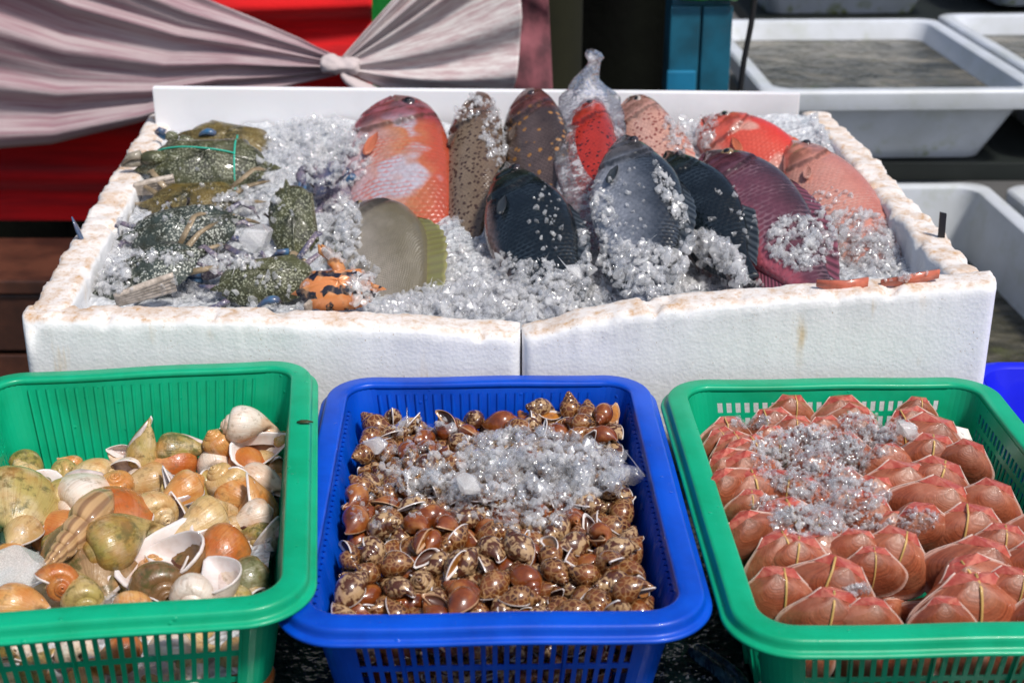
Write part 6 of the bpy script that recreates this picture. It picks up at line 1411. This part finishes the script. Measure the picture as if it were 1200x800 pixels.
plain('lime_bag', (.05, .55, .04), .35, .4, 30, .4, .5, 60)
mb.loft([[(x, 3.06+dy, z_+dz) for dy, dz in ((-.03, 0), (.0, -.004+.004*math.sin(x*90)), (.10, .0), (.10, .05), (.0, .07+.012*math.sin(x*70)), (-.03, .045))] for x in np.linspace(.355, .475, 14)])
tag(mb.build('lime_bag', MAT['lime_bag'], None, True), 'bright lime green plastic bag on top of the teal cabinet', 'bag')
# black cable
mb = MB(); A = aty(886, -12, 2.85); A2 = aty(880, 30, 2.85); A3 = aty(872, 70, 2.85); B = aty(866, 118, 2.85)
mb.tube([A+Vector((.01, 0, .25)), A, A2, A3, B, B+Vector((-.01, 0, -.3)), B+Vector((-.01, 0, -.9))], [.0058]*7, 10)
tag(mb.build('hanging_cable', MAT['blk'], None, True), 'thick black cable hanging beside the teal cabinet', 'cable')

# ------------------------------------------------------------------ background : water trays
def tray_mat():
    t = NT('white_fibreglass'); co = t.coord()
    z = t.xyz(co)[2]
    low = t.math('SUBTRACT', 1, t.sm(z, .0, .055))
    al = t.math('MULTIPLY', t.sm(t.noise(co, 13, 5, .7), .50, .66), t.math('ADD', t.math('MULTIPLY', low, .9), .16))
    c = t.mix(t.math('MULTIPLY', t.sm(t.noise(co, 5, 5), .35, .7), .6), (.62, .65, .71), (.42, .44, .43))
    c = t.mix(al, c, (.22, .26, .05))
    return t.done(t.pbr(c, .4, t.bump(t.noise(co, 30, 3), .1, .003), coat=.15))
TRM = tray_mat()
def water_mat():
    t = NT('murky_water'); co = t.coord()
    c = t.ramp(t.noise(t.mapping(co, (1, 2.2, 1)), 3.4, 6, .7, 1.2), [(.34, (.010, .011, .007)), (.47, (.055, .052, .036)), (.57, (.12, .11, .085)), (.72, (.28, .25, .20))])
    c = t.mix(t.sm(t.noise(co, 9, 4), .6, .75), c, (.07, .075, .03))
    return t.done(t.pbr(c, .22, t.bump(t.noise(co, 18, 3, .5, .8), .6, .03), spec=.18))
WAT = water_mat()
def tray(x0, x1, y0, y1, zb, h, label, lipw=.035, water=.6, yaw=0, mat=None, taper=.06, cat='tray', name='water_tray'):
    cx, cy = (x0+x1)/2, (y0+y1)/2; t = empty(name, (cx, cy, zb), label, cat); t.rotation_euler = (0, 0, yaw)
    hw, hd = (x1-x0)/2, (y1-y0)/2; mat = mat or TRM
    def rr(hw_, hd_, z, rad=.05): return [(x, y, z) for x, y, _, _ in rrect(hw_, hd_, rad, 7, [(0, .5, 1)]*4)]
    th = .006; mb = MB()
    mb.loft([rr(hw-lipw-taper, hd-lipw-taper, 0), rr(hw-lipw, hd-lipw, h-.03), rr(hw-lipw, hd-lipw, h-.028)], caps=False)
    mb.loft([rr(hw-lipw-th, hd-lipw-th, h-.004), rr(hw-lipw-taper-th, hd-lipw-taper-th, .008)], caps=False)
    V0 = rr(hw-lipw-taper-th, hd-lipw-taper-th, .008); mb.add(V0, [tuple(range(len(V0)))]); V0 = rr(hw-lipw-taper, hd-lipw-taper, 0); mb.add(V0, [tuple(reversed(range(len(V0))))])
    mb.build('basin', mat, t, True); auto_smooth(t.children[-1], 40)
    mb = MB(); mb.loft([rr(hw-lipw-.001, hd-lipw-.001, h-.048), rr(hw-.004, hd-.004, h-.048), rr(hw, hd, h-.030), rr(hw, hd, h-.006), rr(hw-.006, hd-.006, h), rr(hw-lipw, hd-lipw, h), rr(hw-lipw-th, hd-lipw-th, h-.005)], caps=False)
    o = mb.build('rim', mat, t, True); auto_smooth(o, 40)
    if water:
        k = water; f = taper*(1-k)+th+.001+lipw
        V0 = rr(hw-f, hd-f, h*k); mb = MB(); mb.add(V0, [tuple(range(len(V0)))]); mb.build('tray_water', WAT, t, False)
    return t
tray(.60, 1.315, 3.45, 4.40, -.10, .20, 'white water tray with deep front lip next to the teal cabinet', yaw=R(1.8), water=.74, taper=.075)
tray(1.335, 2.05, 3.50, 4.50, -.10, .20, 'second white water tray beyond the one with the deep front lip', yaw=R(1.8), water=.72)
tray(.76, 1.45, 4.78, 6.0, .03, .20, 'white tray with green algae along its foot, behind the first tray', water=.6, yaw=R(1.8))
tray(1.56, 2.4, 4.85, 6.0, .045, .20, 'mossy footed white tray in the far row corner', water=.6, yaw=R(1.8))
tray(.48, 1.235, 2.05, 3.50, -.37, .22, 'lower white tray with murky water beside the styrofoam box', yaw=R(1.8), water=.25, taper=.03)
tray(1.27, 2.0, 2.10, 3.50, -.37, .22, 'lower outer white tray at the edge of the row', yaw=R(1.8), water=.3, taper=.03)
# blackish shelves carrying them
SH = plain('black_shelf', (.010, .014, .012), .6, 0, 6, .6, .3, 30)
def rack(x0, x1, y0, y1, z, label):
    t = empty('tray_rack', ((x0+x1)/2, (y0+y1)/2, -.9), label, 'rack'); hw, hd = (x1-x0)/2, (y1-y0)/2
    mb = MB(); mb.box(-hw, hw, -hd, hd, z+.9-.05, z+.9); mb.build('shelf', SH, t, False, bevel=.004)
    for sx in (-1, 1):
        for sy in (-1, 1):
            mb = MB(); X = sx*(hw-.04); Yy = sy*(hd-.04); mb.box(X-.025, X+.025, Yy-.025, Yy+.025, 0, z+.9-.05); mb.build('leg', SH, t, False)
rack(.70, 2.3, 3.53, 4.55, -.104, 'black rack under the two larger upper trays')
rack(.80, 2.3, 4.80, 6.1, .026, 'black rack under the algae stained trays')
rack(.68, 2.3, 1.95, 3.51, -.374, 'black rack under the lower white trays')
BL2 = plain('deep_blue_plastic', (.006, .012, .62), .35, .2, 12, .3, .1, 60)
tray(.625, 1.24, 1.22, 1.825, .001, .10, 'deep blue shallow plastic tray tucked behind the clam basket', lipw=.014, water=0, mat=BL2, taper=.02, name='plastic_tray')
